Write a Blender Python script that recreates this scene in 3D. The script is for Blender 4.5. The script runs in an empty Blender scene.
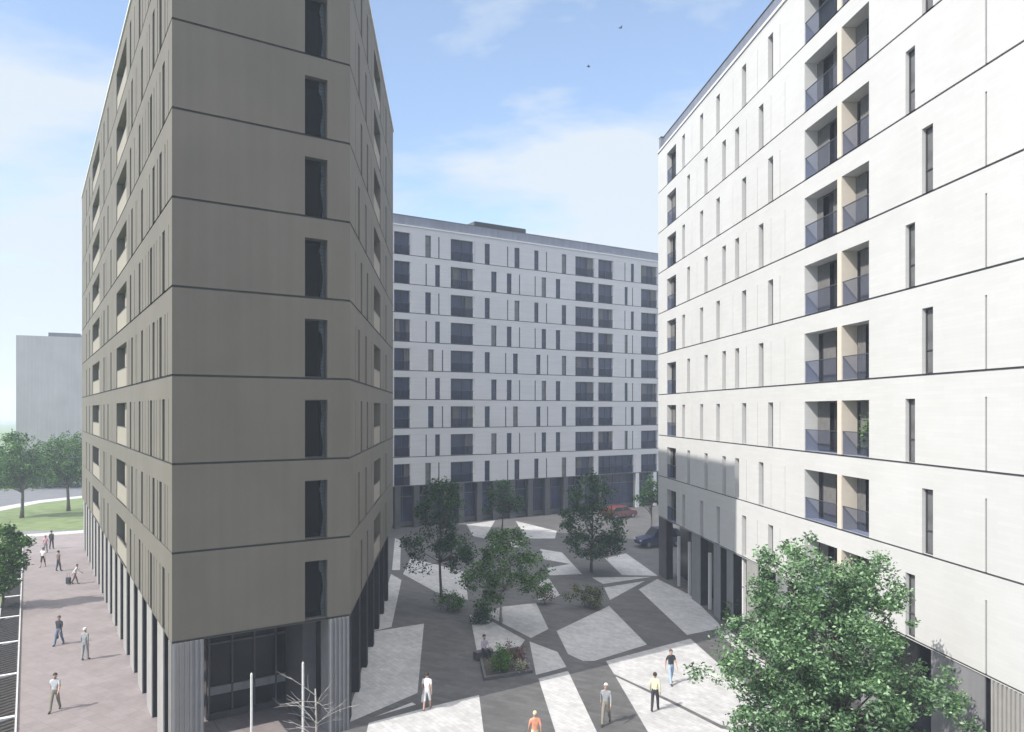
import bpy, bmesh, math, random
import numpy as np
from mathutils import Vector, Matrix

random.seed(7)
S = bpy.context.scene
COL = S.collection
F = 3.3            # storey height
GF = 1.44 * F      # ground storey
EYE = 4.05 * F      # camera height
FPX = 742.0
HOR = 411.0

# ------------------------------------------------------------------ helpers
def tag(o, label=None, cat=None, group=None, kind=None):
    if label: o['label'] = label
    if cat: o['category'] = cat
    if group: o['group'] = group
    if kind: o['kind'] = kind
    return o

def empty(name, loc, label=None, cat=None, group=None, rz=0.0):
    o = bpy.data.objects.new(name, None)
    o.empty_display_size = 0.3
    o.location = loc
    o.rotation_euler = (0, 0, rz)
    COL.objects.link(o)
    return tag(o, label, cat, group)

def G(px, py):
    """ground point seen at a measured place of the photograph"""
    z = FPX * EYE / (py - HOR)
    return ((px - 512.0) / FPX * z, z)

def hgt(py, z):
    return EYE - (py - HOR) * z / FPX

def at(px, z):
    return (px - 512.0) / FPX * z

class MB:
    """collects faces, boxes, tubes and links them as one mesh object"""
    def __init__(s):
        s.v = []; s.f = []; s.m = []
    def face(s, pts, m=0):
        i = len(s.v); s.v += [tuple(p) for p in pts]
        s.f.append(tuple(range(i, i + len(pts)))); s.m.append(m)
    def box(s, c, size, m=0, rz=0.0, bev=0.0):
        hx, hy, hz = size[0] / 2, size[1] / 2, size[2] / 2
        ca, sa = math.cos(rz), math.sin(rz)
        i = len(s.v)
        for z in (-hz, hz):
            for x, y in ((-hx, -hy), (hx, -hy), (hx, hy), (-hx, hy)):
                s.v.append((c[0] + x * ca - y * sa, c[1] + x * sa + y * ca, c[2] + z))
        for q in ((0, 3, 2, 1), (4, 5, 6, 7), (0, 1, 5, 4), (1, 2, 6, 5), (2, 3, 7, 6), (3, 0, 4, 7)):
            s.f.append(tuple(i + k for k in q)); s.m.append(m)
    def tube(s, pts, rad, n=6, m=0, cap=True):
        pts = [Vector(p) for p in pts]
        rings = []
        for k, p in enumerate(pts):
            if k == 0: t = pts[1] - pts[0]
            elif k == len(pts) - 1: t = pts[-1] - pts[-2]
            else: t = pts[k + 1] - pts[k - 1]
            if t.length < 1e-6: t = Vector((0, 0, 1))
            t.normalize()
            a = Vector((1, 0, 0)) if abs(t.x) < .8 else Vector((0, 1, 0))
            u = t.cross(a).normalized(); w = t.cross(u)
            r = rad[k] if isinstance(rad, (list, tuple)) else rad
            i = len(s.v)
            for q in range(n):
                an = 2 * math.pi * q / n
                s.v.append(tuple(p + u * (math.cos(an) * r) + w * (math.sin(an) * r)))
            rings.append(i)
        for a, b in zip(rings, rings[1:]):
            for q in range(n):
                s.f.append((a + q, a + (q + 1) % n, b + (q + 1) % n, b + q)); s.m.append(m)
        if cap:
            s.f.append(tuple(rings[0] + q for q in range(n))[::-1]); s.m.append(m)
            s.f.append(tuple(rings[-1] + q for q in range(n))); s.m.append(m)
    def ball(s, c, r, m=0, nu=10, nv=7):
        if not isinstance(r, (tuple, list)): r = (r, r, r)
        i = len(s.v)
        for a in range(1, nv):
            th = math.pi * a / nv
            for b in range(nu):
                ph = 2 * math.pi * b / nu
                s.v.append((c[0] + r[0] * math.sin(th) * math.cos(ph), c[1] + r[1] * math.sin(th) * math.sin(ph), c[2] + r[2] * math.cos(th)))
        t = len(s.v); s.v.append((c[0], c[1], c[2] + r[2])); bt = t + 1; s.v.append((c[0], c[1], c[2] - r[2]))
        for a in range(nv - 2):
            for b in range(nu):
                s.f.append((i + a * nu + b, i + (a + 1) * nu + b, i + (a + 1) * nu + (b + 1) % nu, i + a * nu + (b + 1) % nu)); s.m.append(m)
        for b in range(nu):
            s.f.append((t, i + b, i + (b + 1) % nu)); s.m.append(m)
            k = i + (nv - 2) * nu
            s.f.append((bt, k + (b + 1) % nu, k + b)); s.m.append(m)
    def mesh(s, name, mats, smooth=False):
        me = bpy.data.meshes.new(name)
        me.from_pydata(s.v, [], s.f)
        for m in (mats if isinstance(mats, (list, tuple)) else [mats]): me.materials.append(m)
        me.polygons.foreach_set('material_index', s.m)
        if smooth: me.polygons.foreach_set('use_smooth', [True] * len(s.f))
        me.update()
        return me
    def build(s, name, mats, parent=None, loc=(0, 0, 0), rz=0.0, smooth=False):
        return link(name, s.mesh(name, mats, smooth), parent, loc, rz)

def link(name, me, parent=None, loc=(0, 0, 0), rz=0.0):
    o = bpy.data.objects.new(name, me)
    o.location = loc; o.rotation_euler = (0, 0, rz)
    if parent: o.parent = parent
    COL.objects.link(o)
    return o

# ---------------------------------------------------------------- materials
def nmat(name):
    m = bpy.data.materials.new(name); m.use_nodes = True
    nt = m.node_tree; b = nt.nodes['Principled BSDF']
    return m, nt, b

def mat(name, col, rough=.7, var=.12, scale=1.5, metal=0.0, bump=0.0, bscale=30, spec=.5, detail=6, hue=None, streak=0.0):
    """base colour varied by two noises; optional second tint, vertical streaks and bump"""
    m, nt, b = nmat(name)
    N = nt.nodes; L = nt.links
    tc = N.new('ShaderNodeTexCoord')
    n1 = N.new('ShaderNodeTexNoise'); n1.inputs['Scale'].default_value = scale; n1.inputs['Detail'].default_value = detail
    L.new(tc.outputs['Object'], n1.inputs['Vector'])
    r = N.new('ShaderNodeValToRGB')
    r.color_ramp.elements[0].position = .3; r.color_ramp.elements[1].position = .7
    c0 = [max(0, c * (1 - var)) for c in col]; c1 = [min(1, c * (1 + var)) for c in col]
    if hue: c1 = list(hue)
    r.color_ramp.elements[0].color = (*c0, 1); r.color_ramp.elements[1].color = (*c1, 1)
    L.new(n1.outputs['Fac'], r.inputs['Fac'])
    out = r.outputs['Color']
    if streak:
        mp = N.new('ShaderNodeMapping'); mp.inputs['Scale'].default_value = (3, 3, .12)
        L.new(tc.outputs['Object'], mp.inputs['Vector'])
        n2 = N.new('ShaderNodeTexNoise'); n2.inputs['Scale'].default_value = 1.0; n2.inputs['Detail'].default_value = 8
        L.new(mp.outputs['Vector'], n2.inputs['Vector'])
        r2 = N.new('ShaderNodeValToRGB'); r2.color_ramp.elements[0].position = .35; r2.color_ramp.elements[1].position = .65
        v = 1 - streak; r2.color_ramp.elements[0].color = (v, v, v * .98, 1); r2.color_ramp.elements[1].color = (1, 1, 1, 1)
        L.new(n2.outputs['Fac'], r2.inputs['Fac'])
        mx = N.new('ShaderNodeMix'); mx.data_type = 'RGBA'; mx.blend_type = 'MULTIPLY'; mx.inputs[0].default_value = 1
        L.new(out, mx.inputs[6]); L.new(r2.outputs['Color'], mx.inputs[7]); out = mx.outputs[2]
    L.new(out, b.inputs['Base Color'])
    b.inputs['Roughness'].default_value = rough
    b.inputs['Metallic'].default_value = metal
    b.inputs['Specular IOR Level'].default_value = spec
    if bump:
        n3 = N.new('ShaderNodeTexNoise'); n3.inputs['Scale'].default_value = bscale; n3.inputs['Detail'].default_value = 5
        L.new(tc.outputs['Object'], n3.inputs['Vector'])
        bp = N.new('ShaderNodeBump'); bp.inputs['Strength'].default_value = bump; bp.inputs['Distance'].default_value = .02
        L.new(n3.outputs['Fac'], bp.inputs['Height']); L.new(bp.outputs['Normal'], b.inputs['Normal'])
    return m

def brickwall(name, col, var=.05, mortar=.88):
    """pale slip brick cladding: fine horizontal courses with faint joints"""
    m, nt, b = nmat(name); N = nt.nodes; L = nt.links
    tc = N.new('ShaderNodeTexCoord')
    sp = N.new('ShaderNodeSeparateXYZ'); L.new(tc.outputs['Object'], sp.inputs[0])
    ad = N.new('ShaderNodeMath'); ad.operation = 'SUBTRACT'
    L.new(sp.outputs['Y'], ad.inputs[0]); L.new(sp.outputs['X'], ad.inputs[1])
    cb = N.new('ShaderNodeCombineXYZ'); L.new(ad.outputs[0], cb.inputs['X']); L.new(sp.outputs['Z'], cb.inputs['Y'])
    br = N.new('ShaderNodeTexBrick'); L.new(cb.outputs[0], br.inputs['Vector'])
    br.inputs['Scale'].default_value = 1.0; br.inputs['Brick Width'].default_value = 1.1; br.inputs['Row Height'].default_value = .15
    br.inputs['Mortar Size'].default_value = .006; br.inputs['Mortar Smooth'].default_value = .4
    c0 = [c * (1 - var) for c in col]; c1 = [min(1, c * (1 + var)) for c in col]
    br.inputs['Color1'].default_value = (*c0, 1); br.inputs['Color2'].default_value = (*c1, 1)
    br.inputs['Mortar'].default_value = (*[c * mortar for c in col], 1)
    n = N.new('ShaderNodeTexNoise'); n.inputs['Scale'].default_value = .35; n.inputs['Detail'].default_value = 9; n.inputs['Roughness'].default_value = .65
    L.new(tc.outputs['Object'], n.inputs['Vector'])
    r = N.new('ShaderNodeValToRGB'); r.color_ramp.elements[0].position = .3; r.color_ramp.elements[1].position = .7
    r.color_ramp.elements[0].color = (.93, .93, .92, 1); r.color_ramp.elements[1].color = (1, 1, 1, 1)
    L.new(n.outputs['Fac'], r.inputs['Fac'])
    mx = N.new('ShaderNodeMix'); mx.data_type = 'RGBA'; mx.blend_type = 'MULTIPLY'; mx.inputs[0].default_value = 1
    L.new(br.outputs['Color'], mx.inputs[6]); L.new(r.outputs['Color'], mx.inputs[7])
    L.new(mx.outputs[2], b.inputs['Base Color']); b.inputs['Roughness'].default_value = .85
    b.inputs['Specular IOR Level'].default_value = .25
    return m

def paving(name, col, w=.6, h=.3, var=.16, rot=0.0, blotch=.2, rough=.75):
    m, nt, b = nmat(name); N = nt.nodes; L = nt.links
    tc = N.new('ShaderNodeTexCoord')
    mp = N.new('ShaderNodeMapping'); mp.inputs['Rotation'].default_value = (0, 0, rot)
    L.new(tc.outputs['Object'], mp.inputs['Vector'])
    br = N.new('ShaderNodeTexBrick'); L.new(mp.outputs[0], br.inputs['Vector'])
    br.inputs['Scale'].default_value = 1.0; br.inputs['Brick Width'].default_value = w; br.inputs['Row Height'].default_value = h
    br.inputs['Mortar Size'].default_value = .008; br.inputs['Mortar Smooth'].default_value = .2; br.inputs['Bias'].default_value = 0
    br.inputs['Color1'].default_value = (*[c * (1 - var) for c in col], 1)
    br.inputs['Color2'].default_value = (*[min(1, c * (1 + var)) for c in col], 1)
    br.inputs['Mortar'].default_value = (*[c * .72 for c in col], 1)
    out = br.outputs['Color']
    for sc, lo in ((.35, 1 - blotch), (2.2, 1 - blotch * .8)):
        n = N.new('ShaderNodeTexNoise'); n.inputs['Scale'].default_value = sc; n.inputs['Detail'].default_value = 8; n.inputs['Roughness'].default_value = .7
        L.new(mp.outputs[0], n.inputs['Vector'])
        r = N.new('ShaderNodeValToRGB'); r.color_ramp.elements[0].position = .35; r.color_ramp.elements[1].position = .65
        r.color_ramp.elements[0].color = (lo, lo, lo, 1); r.color_ramp.elements[1].color = (1.0, 1.0, 1.0, 1)
        L.new(n.outputs['Fac'], r.inputs['Fac'])
        mx = N.new('ShaderNodeMix'); mx.data_type = 'RGBA'; mx.blend_type = 'MULTIPLY'; mx.inputs[0].default_value = 1
        L.new(out, mx.inputs[6]); L.new(r.outputs['Color'], mx.inputs[7]); out = mx.outputs[2]
    L.new(out, b.inputs['Base Color']); b.inputs['Roughness'].default_value = rough
    return m

def clearglass(name, tint, mixf=.35, rough=.05):
    m, nt, b = nmat(name); N = nt.nodes; L = nt.links
    tr = N.new('ShaderNodeBsdfTransparent'); tr.inputs[0].default_value = (*tint, 1)
    b.inputs['Base Color'].default_value = (*[c * .12 for c in tint], 1); b.inputs['Roughness'].default_value = rough
    mx = N.new('ShaderNodeMixShader'); mx.inputs[0].default_value = mixf
    L.new(tr.outputs[0], mx.inputs[1]); L.new(b.outputs[0], mx.inputs[2])
    L.new(mx.outputs[0], N['Material Output'].inputs['Surface'])
    return m

def leafmat(name, col):
    m, nt, b = nmat(name); N = nt.nodes; L = nt.links
    tc = N.new('ShaderNodeTexCoord')
    n1 = N.new('ShaderNodeTexNoise'); n1.inputs['Scale'].default_value = 1.3; n1.inputs['Detail'].default_value = 5
    L.new(tc.outputs['Object'], n1.inputs['Vector'])
    r = N.new('ShaderNodeValToRGB'); r.color_ramp.elements[0].position = .35; r.color_ramp.elements[1].position = .65
    r.color_ramp.elements[0].color = (*[c * .7 for c in col], 1)
    r.color_ramp.elements[1].color = (min(1, col[0] * 1.35), min(1, col[1] * 1.25), col[2] * 1.15, 1)
    L.new(n1.outputs['Fac'], r.inputs['Fac']); L.new(r.outputs[0], b.inputs['Base Color'])
    b.inputs['Roughness'].default_value = .5; b.inputs['Specular IOR Level'].default_value = .35
    t = N.new('ShaderNodeBsdfTranslucent'); L.new(r.outputs[0], t.inputs[0])
    mx = N.new('ShaderNodeMixShader'); mx.inputs[0].default_value = .3
    L.new(b.outputs[0], mx.inputs[1]); L.new(t.outputs[0], mx.inputs[2])
    L.new(mx.outputs[0], N['Material Output'].inputs['Surface'])
    return m

M = {}
M['tan'] = mat('tan_cladding', (.138, .125, .104), .8, .07, .35, streak=.06, bump=.15, bscale=14)
M['tan_balcony'] = mat('tan_render', (.27, .245, .20), .8, .05, 2)
M['white'] = brickwall('white_brick', (.52, .517, .507), .022, .94)
M['midwhite'] = brickwall('pale_brick', (.55, .54, .54), .04, .9)
M['joint'] = mat('dark_joint', (.035, .035, .038), .7, .2, 3)
M['joint2'] = mat('grey_joint', (.10, .10, .105), .7, .2, 3)
M['frame'] = mat('window_frame', (.05, .05, .053), .45, .1, 3)
M['glass'] = mat('dark_glass', (.012, .013, .016), .12, .5, .7, spec=.35)
M['bluegl'] = mat('blue_glass', (.026, .034, .075), .15, .6, .5, spec=.4)
M['greygl'] = mat('blind_glass', (.13, .13, .135), .35, .35, 1.1, spec=.5)
M['pane'] = clearglass('clear_pane', (.75, .8, .85), .05)
M['rail'] = clearglass('railing_glass', (.74, .77, .86), .08)
M['curtain'] = mat('grey_curtain', (.13, .125, .12), .9, .12, 4)
M['curtain2'] = mat('tan_curtain', (.26, .245, .21), .9, .12, 4)
M['cream'] = mat('cream_render', (.56, .50, .42), .85, .05, 2)
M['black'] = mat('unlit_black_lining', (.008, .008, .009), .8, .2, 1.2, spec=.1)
M['darkwall'] = mat('charcoal_wall', (.045, .045, .05), .6, .2, 1.2)
M['shop'] = mat('shopfront_glass', (.010, .011, .014), .2, .5, .5, spec=.25)
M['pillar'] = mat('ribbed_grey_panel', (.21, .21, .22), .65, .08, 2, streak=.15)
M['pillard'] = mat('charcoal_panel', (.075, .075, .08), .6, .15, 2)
M['blackp'] = mat('black_pier_and_side_shade', (.018, .018, .022), .7, .2, 2, spec=.2)  # black piers, and shade painted onto the sides of the grey piers
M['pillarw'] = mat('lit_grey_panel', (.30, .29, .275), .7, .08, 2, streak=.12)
M['parapet'] = mat('zinc_parapet', (.22, .23, .27), .45, .08, 1, metal=.3, streak=.15)
M['roof'] = mat('roof_gravel', (.25, .25, .24), .9, .2, 3)
M['soffit'] = mat('soffit', (.09, .09, .09), .8, .1, 2)
M['trim'] = mat('white_trim', (.62, .61, .60), .6, .05, 2)
M['bark'] = mat('bark', (.10, .085, .07), .9, .3, 6, bump=.6, bscale=20)
M['palebark'] = mat('pale_bark', (.30, .27, .22), .9, .25, 5, bump=.4, bscale=20)
M['twig'] = mat('pale_twig', (.26, .25, .235), .8, .2, 5)
M['stake'] = mat('white_stake', (.55, .55, .54), .6, .08, 4)
M['soil'] = mat('soil', (.05, .04, .03), .95, .4, 4, bump=.5)
M['kerb'] = mat('kerb_stone', (.42, .42, .42), .8, .12, 3)
LF = {
    'near': [leafmat('leaf_mid', (.10, .20, .085)), leafmat('leaf_pale', (.27, .42, .25)), leafmat('leaf_deep', (.035, .09, .04))],
    'dark': [leafmat('leaf_dark', (.026, .080, .026)), leafmat('leaf_dark_mid', (.048, .12, .038)), leafmat('leaf_black', (.012, .036, .014))],
    'green': [leafmat('leaf_g1', (.065, .16, .035)), leafmat('leaf_g2', (.12, .24, .06)), leafmat('leaf_g3', (.018, .05, .015))],
    'olive': [leafmat('leaf_o1', (.10, .12, .03)), leafmat('leaf_o2', (.15, .17, .05)), leafmat('leaf_o3', (.05, .07, .02))],
    'bright': [leafmat('leaf_b1', (.06, .17, .02)), leafmat('leaf_b2', (.11, .24, .035)), leafmat('leaf_b3', (.03, .09, .015))],
    'red': [leafmat('leaf_r1', (.13, .045, .045)), leafmat('leaf_r2', (.20, .10, .09)), leafmat('leaf_r3', (.05, .04, .025))],
    'pale': [leafmat('leaf_p1', (.40, .42, .28)), leafmat('leaf_p2', (.5, .5, .4)), leafmat('leaf_p3', (.12, .16, .06))],
}

# ----------------------------------------------------------------- facades
class Wall:
    """a facade plane: P left end, d unit direction to the right seen from outside, outward normal n"""
    def __init__(s, A, B):
        s.P = Vector((A[0], A[1])); e = Vector((B[0], B[1])) - s.P
        s.L = e.length; s.d = e.normalized(); s.n = Vector((s.d.y, -s.d.x)); s.rz = math.atan2(s.d.y, s.d.x)
    def u(s, px):
        r = Vector(((px - 512.0) / FPX, 1.0))
        # P + d u = t r
        det = s.d.x * (-r.y) - s.d.y * (-r.x)
        return ((-s.P.x) * (-r.y) - (-s.P.y) * (-r.x)) / det
    def w(s, u, o, z):
        p = s.P + s.d * u + s.n * o
        return (p.x, p.y, z)

def facade(mb, W, rows, D, u0=0.0, u1=None, hb=.75 * F, base=GF, groove=.075, mw=0, mj=1, nrows=9):
    if u1 is None: u1 = W.L
    q = lambda pts, m: mb.face([W.w(*p) for p in pts], m)
    def rect(a, b, z0, z1, m, o=0.0): q([(a, o, z0), (b, o, z0), (b, o, z1), (a, o, z1)], m)
    for k in range(nrows):
        z0 = base + k * F; za = z0 + groove; zb = z0 + hb; zt = z0 + F
        g = -.05
        rect(u0, u1, z0, za, mj, g)
        q([(u0, 0, z0), (u1, 0, z0), (u1, g, z0), (u0, g, z0)], mw)
        q([(u0, 0, za), (u1, 0, za), (u1, g, za), (u0, g, za)], mw)
        rect(u0, u1, zb, zt, mw)
        x = u0
        for (a, b, t) in sorted(rows[k]):
            a = max(a, u0 + .001); b = min(b, u1 - .001)
            if b <= a: continue
            if a < x: a = x + .01
            rect(x, a, za, zb, mw)
            if t == 'j':
                dd = -.05
                rect(a, b, za, zb, mj, dd)
            else:
                dd = -D[t]
            mm = mw
            q([(a, 0, za), (a, dd, za), (a, dd, zb), (a, 0, zb)], mm)
            q([(b, 0, za), (b, dd, za), (b, dd, zb), (b, 0, zb)], mm)
            q([(a, 0, zb), (b, 0, zb), (b, dd, zb), (a, dd, zb)], mm)
            q([(a, 0, za), (b, 0, za), (b, dd, za), (a, dd, za)], mm)
            x = b
        rect(x, u1, za, zb, mw)

_wcache = {}
def window_mesh(w, h, glass, style='plain'):
    key = (round(w, 2), round(h, 2), glass.name, style)
    if key in _wcache: return _wcache[key]
    mb = MB(); t = .05
    mb.box((0, 0, t / 2), (w, .08, t), 0); mb.box((0, 0, h - t / 2), (w, .08, t), 0)
    mb.box((-w / 2 + t / 2, 0, h / 2), (t, .08, h - 2 * t), 0); mb.box((w / 2 - t / 2, 0, h / 2), (t, .08, h - 2 * t), 0)
    mb.box((0, .0, h * .36), (w - 2 * t, .06, t * .8), 0)
    mb.face([(-w / 2, .01, 0), (w / 2, .01, 0), (w / 2, .01, h), (-w / 2, .01, h)], 1)
    me = mb.mesh('window', [M['frame'], glass]); _wcache[key] = me
    return me

def put(root, name, me, W, u, o, z):
    p = W.w(u, o, z)
    r = root.location
    return link(name, me, root, (p[0] - r.x, p[1] - r.y, p[2] - r.z), W.rz)

def wavy(mb, x0, x1, y, z0, z1, m, amp=.03, n=12, edge=None):
    """hanging cloth: folded strip, optional wavy free edge"""
    for i in range(n):
        a = x0 + (x1 - x0) * i / n; b = x0 + (x1 - x0) * (i + 1) / n
        ya = y + amp * (1 if i % 2 else -1); yb = y + amp * (-1 if i % 2 else 1)
        mb.face([(a, ya, z0), (b, yb, z0), (b, yb, z1), (a, ya, z1)], m)

_bcache = {}
def balcony(root, W, ua, ub, z, depth, h, variant, style):
    """recessed loggia: glazed back wall, curtain and glass railing. local -y is outward, origin at recess back"""
    w = ub - ua; key = (round(w, 2), variant, style)
    if key not in _bcache:
        rnd = random.Random(variant * 13 + 5)
        mb = MB()
        gl = {'white': M['glass'], 'mid': M['bluegl'], 'tan': M['glass']}[style]
        back = {'white': M['curtain'], 'mid': M['bluegl'], 'tan': M['tan_balcony']}[style]
        # back wall: glazed doors and solid part
        mb.face([(-w / 2, -.02, 0), (w / 2, -.02, 0), (w / 2, -.02, h), (-w / 2, -.02, h)], 1)
        nb = max(2, int(w / 1.1))
        for i in range(nb + 1):
            x = -w / 2 + w * i / nb
            x = min(max(x, -w / 2 + .03), w / 2 - .03)
            mb.box((x, -.05, h / 2), (.06, .06, h), 0)
        mb.box((0, -.05, h - .04), (w - .14, .055, .08), 0); mb.box((0, -.05, .04), (w - .14, .055, .08), 0)
        if style == 'tan':
            mb.box((w * .07, -.075, h / 2), (w * .84, .1, h - .02), 2)
        if style == 'mid':
            mb.box((w * .46, -.2, h / 2), (w * .07, .3, h - .02), 3)
        m_b = mb.mesh('balcony', [M['frame'], gl, M['tan_balcony'], M['midwhite']])
        rb = MB()
        if style == 'tan':
            rb.box((0, -depth + .08, .5), (w - .01, .08, 1.0), 2)
        else:
            rb.box((0, -depth + .05, .52), (w - .01, .016, .98), 0)
        rb.box((0, -depth + .05, 1.03), (w - .01, .04, .035), 1)
        m_r = rb.mesh('railing', [M['rail'], M['frame'], M['tan_balcony']])
        spans = [[(-.40, -.15), (.22, .42)], [(-.5, -.30), (.0, .22)], [(-.3, .05)], [(.12, .45)], [(-.48, -.1), (.34, .5)]][variant % 5]
        m_c = []
        for a, b in spans:
            cb = MB(); wavy(cb, a * w, b * w, -.14, .03, h - .03, 0, .025, max(4, int((b - a) * w / .09)))
            m_c.append(cb.mesh('curtain', [M['curtain']]))
        _bcache[key] = (m_b, m_r, m_c)
    m_b, m_r, m_c = _bcache[key]
    b = put(root, 'balcony', m_b, W, (ua + ub) / 2, -depth, z)
    link('railing', m_r, b)
    if style == 'white' or (style == 'mid' and variant % 3 == 0): 
        for mc in m_c: link('curtain', mc, b)
    return b

def pillar(root, W, ua, ub, o0, o1, z0, z1, mt, ribs=0, name='pillar', side=None):
    """rectangular pier with optional vertical ribs on its outer face, in the facade's own frame"""
    mb = MB(); w = ub - ua; dp = o0 - o1
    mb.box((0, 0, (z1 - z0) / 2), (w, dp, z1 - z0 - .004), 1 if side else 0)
    if side: mb.box((0, -dp / 2 - .025, (z1 - z0) / 2), (w, .05, z1 - z0 - .006), 0)  # side colour paints shade on the pier body behind a paler plate
    for i in range(ribs):
        x = -w / 2 + w * (i + .5) / ribs
        mb.box((x, -dp / 2 - .03, (z1 - z0) / 2), (w / ribs * .45, .06, z1 - z0 - .01), 0)
    return put(root, name, mb.mesh(name, [mt, side or mt]), W, (ua + ub) / 2, (o0 + o1) / 2, z0)

def poly_prism(mb, pts, z0, z1, m=0, top=True, bottom=True):
    n = len(pts)
    for i in range(n):
        a, b = pts[i], pts[(i + 1) % n]
        mb.face([(a[0], a[1], z0), (b[0], b[1], z0), (b[0], b[1], z1), (a[0], a[1], z1)], m)
    if top: mb.face([(p[0], p[1], z1) for p in pts], m)
    if bottom: mb.face([(p[0], p[1], z0) for p in pts][::-1], m)

def local(mb, root):
    """shift a mesh collected in world coordinates to its root"""
    r = root.location
    mb.v = [(x - r.x, y - r.y, z - r.z) for x, y, z in mb.v]
    return mb

TOP = GF + 9 * F
def crown_band(root, W, name='parapet', setb=.25, h=.95, cor=.16):
    """white cornice slip and the set-back metal band above it"""
    mb = MB()
    def slab(u0, u1, o0, o1, z0, z1, m):
        c = [W.w(u0, o0, 0), W.w(u1, o0, 0), W.w(u1, o1, 0), W.w(u0, o1, 0)]
        poly_prism(mb, c, z0, z1, m)
    slab(-.06, W.L + .06, .07, -.5, TOP + .003, TOP + cor, 0)
    slab(.0, W.L, -setb, -.7, TOP + cor + .003, TOP + cor + h, 1)
    slab(-.02, W.L + .02, -setb + .04, -.74, TOP + cor + h + .003, TOP + cor + h + .06, 2)
    return local(mb, root).build(name, [M['trim'], M['parapet'], M['frame']], root)

HB = .75 * F
# ============================================================ LEFT BUILDING
zz = lambda s: FPX * F / s
P0 = (at(172, zz(89.3)), zz(89.3)); P1 = (at(350, zz(78.5)), zz(78.5))
P2 = (at(393, zz(43.7)), zz(43.7)); P3 = (at(82, zz(33.3)), zz(33.3))
LB = empty('apartment_building', (P0[0], P0[1], 0), 'dark tan apartment block with plain corner facade above ribbed grey pillars, nearest on the left', 'building', 'apartment blocks around the plaza')
WA, WF, WB = Wall(P3, P0), Wall(P0, P1), Wall(P1, P2)
wall = MB()
def cw(W, px, w, t='w'):
    u = W.u(px); return (u - w / 2, u + w / 2, t)
DA = {'w': .26, 'b': .5}
rowsA = []; 
for k in range(9):
    if k % 2: r = [cw(WA, p, .62) for p in (153.5, 160.5, 142, 132, 111)] + [cw(WA, 167.5, .07, 'j'), cw(WA, 147, .07, 'j'), cw(WA, 137, .07, 'j'), cw(WA, 114, .08, 'j')]
    else: r = [cw(WA, p, .62) for p in (163.5, 151, 139.6, 130.5, 108)] + [cw(WA, 156.5, .07, 'j'), cw(WA, 168.5, .07, 'j'), cw(WA, 145.5, .07, 'j'), cw(WA, 112, .08, 'j')]
    r += [cw(WA, p, .7) for p in (104, 89.5, 86.5)]
    r += [(WA.u(116.5), WA.u(126.5), 'b'), (WA.u(92.5), WA.u(99.5), 'b')]
    r += [cw(WA, p, .15, 'j') for p in ((165, 157.5, 149.5, 136, 129, 106) if k % 2 else (160, 154, 148.5, 142.5, 134.5, 101.5))]
    rowsA.append(r)
facade(wall, WA, rowsA, DA, groove=.085)
uf = (WF.u(305), WF.u(327.5))
rowsF = [[(uf[0], uf[1], 'w')] for k in range(9)]
facade(wall, WF, rowsF, {'w': .34}, groove=.085)
rowsB = []
for k in range(9):
    r = [(WB.u(374), WB.u(380.5), 'b'), cw(WB, 386, .7)]
    r += [cw(WB, 359 if k % 2 else 361.5, .6), cw(WB, 355.5, .07, 'j'), cw(WB, 366 if k % 2 else 367.5, .6), cw(WB, 371.5, .08, 'j'), cw(WB, 383.5, .08, 'j')]
    rowsB.append(r)
facade(wall, WB, rowsB, {'w': .2, 'b': .8}, groove=.085)
# back side and roof, soffit
wall.face([(P2[0], P2[1], GF), (P3[0], P3[1], GF), (P3[0], P3[1], TOP), (P2[0], P2[1], TOP)], 0)
wall.face([(p[0], p[1], TOP - .02) for p in (P0, P1, P2, P3)], 2)
wall.face([(p[0], p[1], GF - .002) for p in (P0, P1, P2, P3)], 3)
local(wall, LB).build('wall', [M['tan'], M['joint'], M['roof'], M['soffit']], LB)
for W in (WA, WF, WB): crown_band(LB, W)
for k in range(9):
    z = GF + k * F + .085
    for W, rows, dd in ((WA, rowsA, DA), (WB, rowsB, {'w': .2, 'b': .8})):
        for i, (a, b, t) in enumerate(rows[k]):
            if t == 'w': put(LB, 'window', window_mesh(b - a, HB - .085, M['glass'] if (i + k) % 3 else M['greygl']), W, (a + b) / 2, -dd['w'] + .02, z)
            if t == 'b': balcony(LB, W, a, b, z, dd['b'], HB - .085, (k + i) % 5, 'tan')
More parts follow.
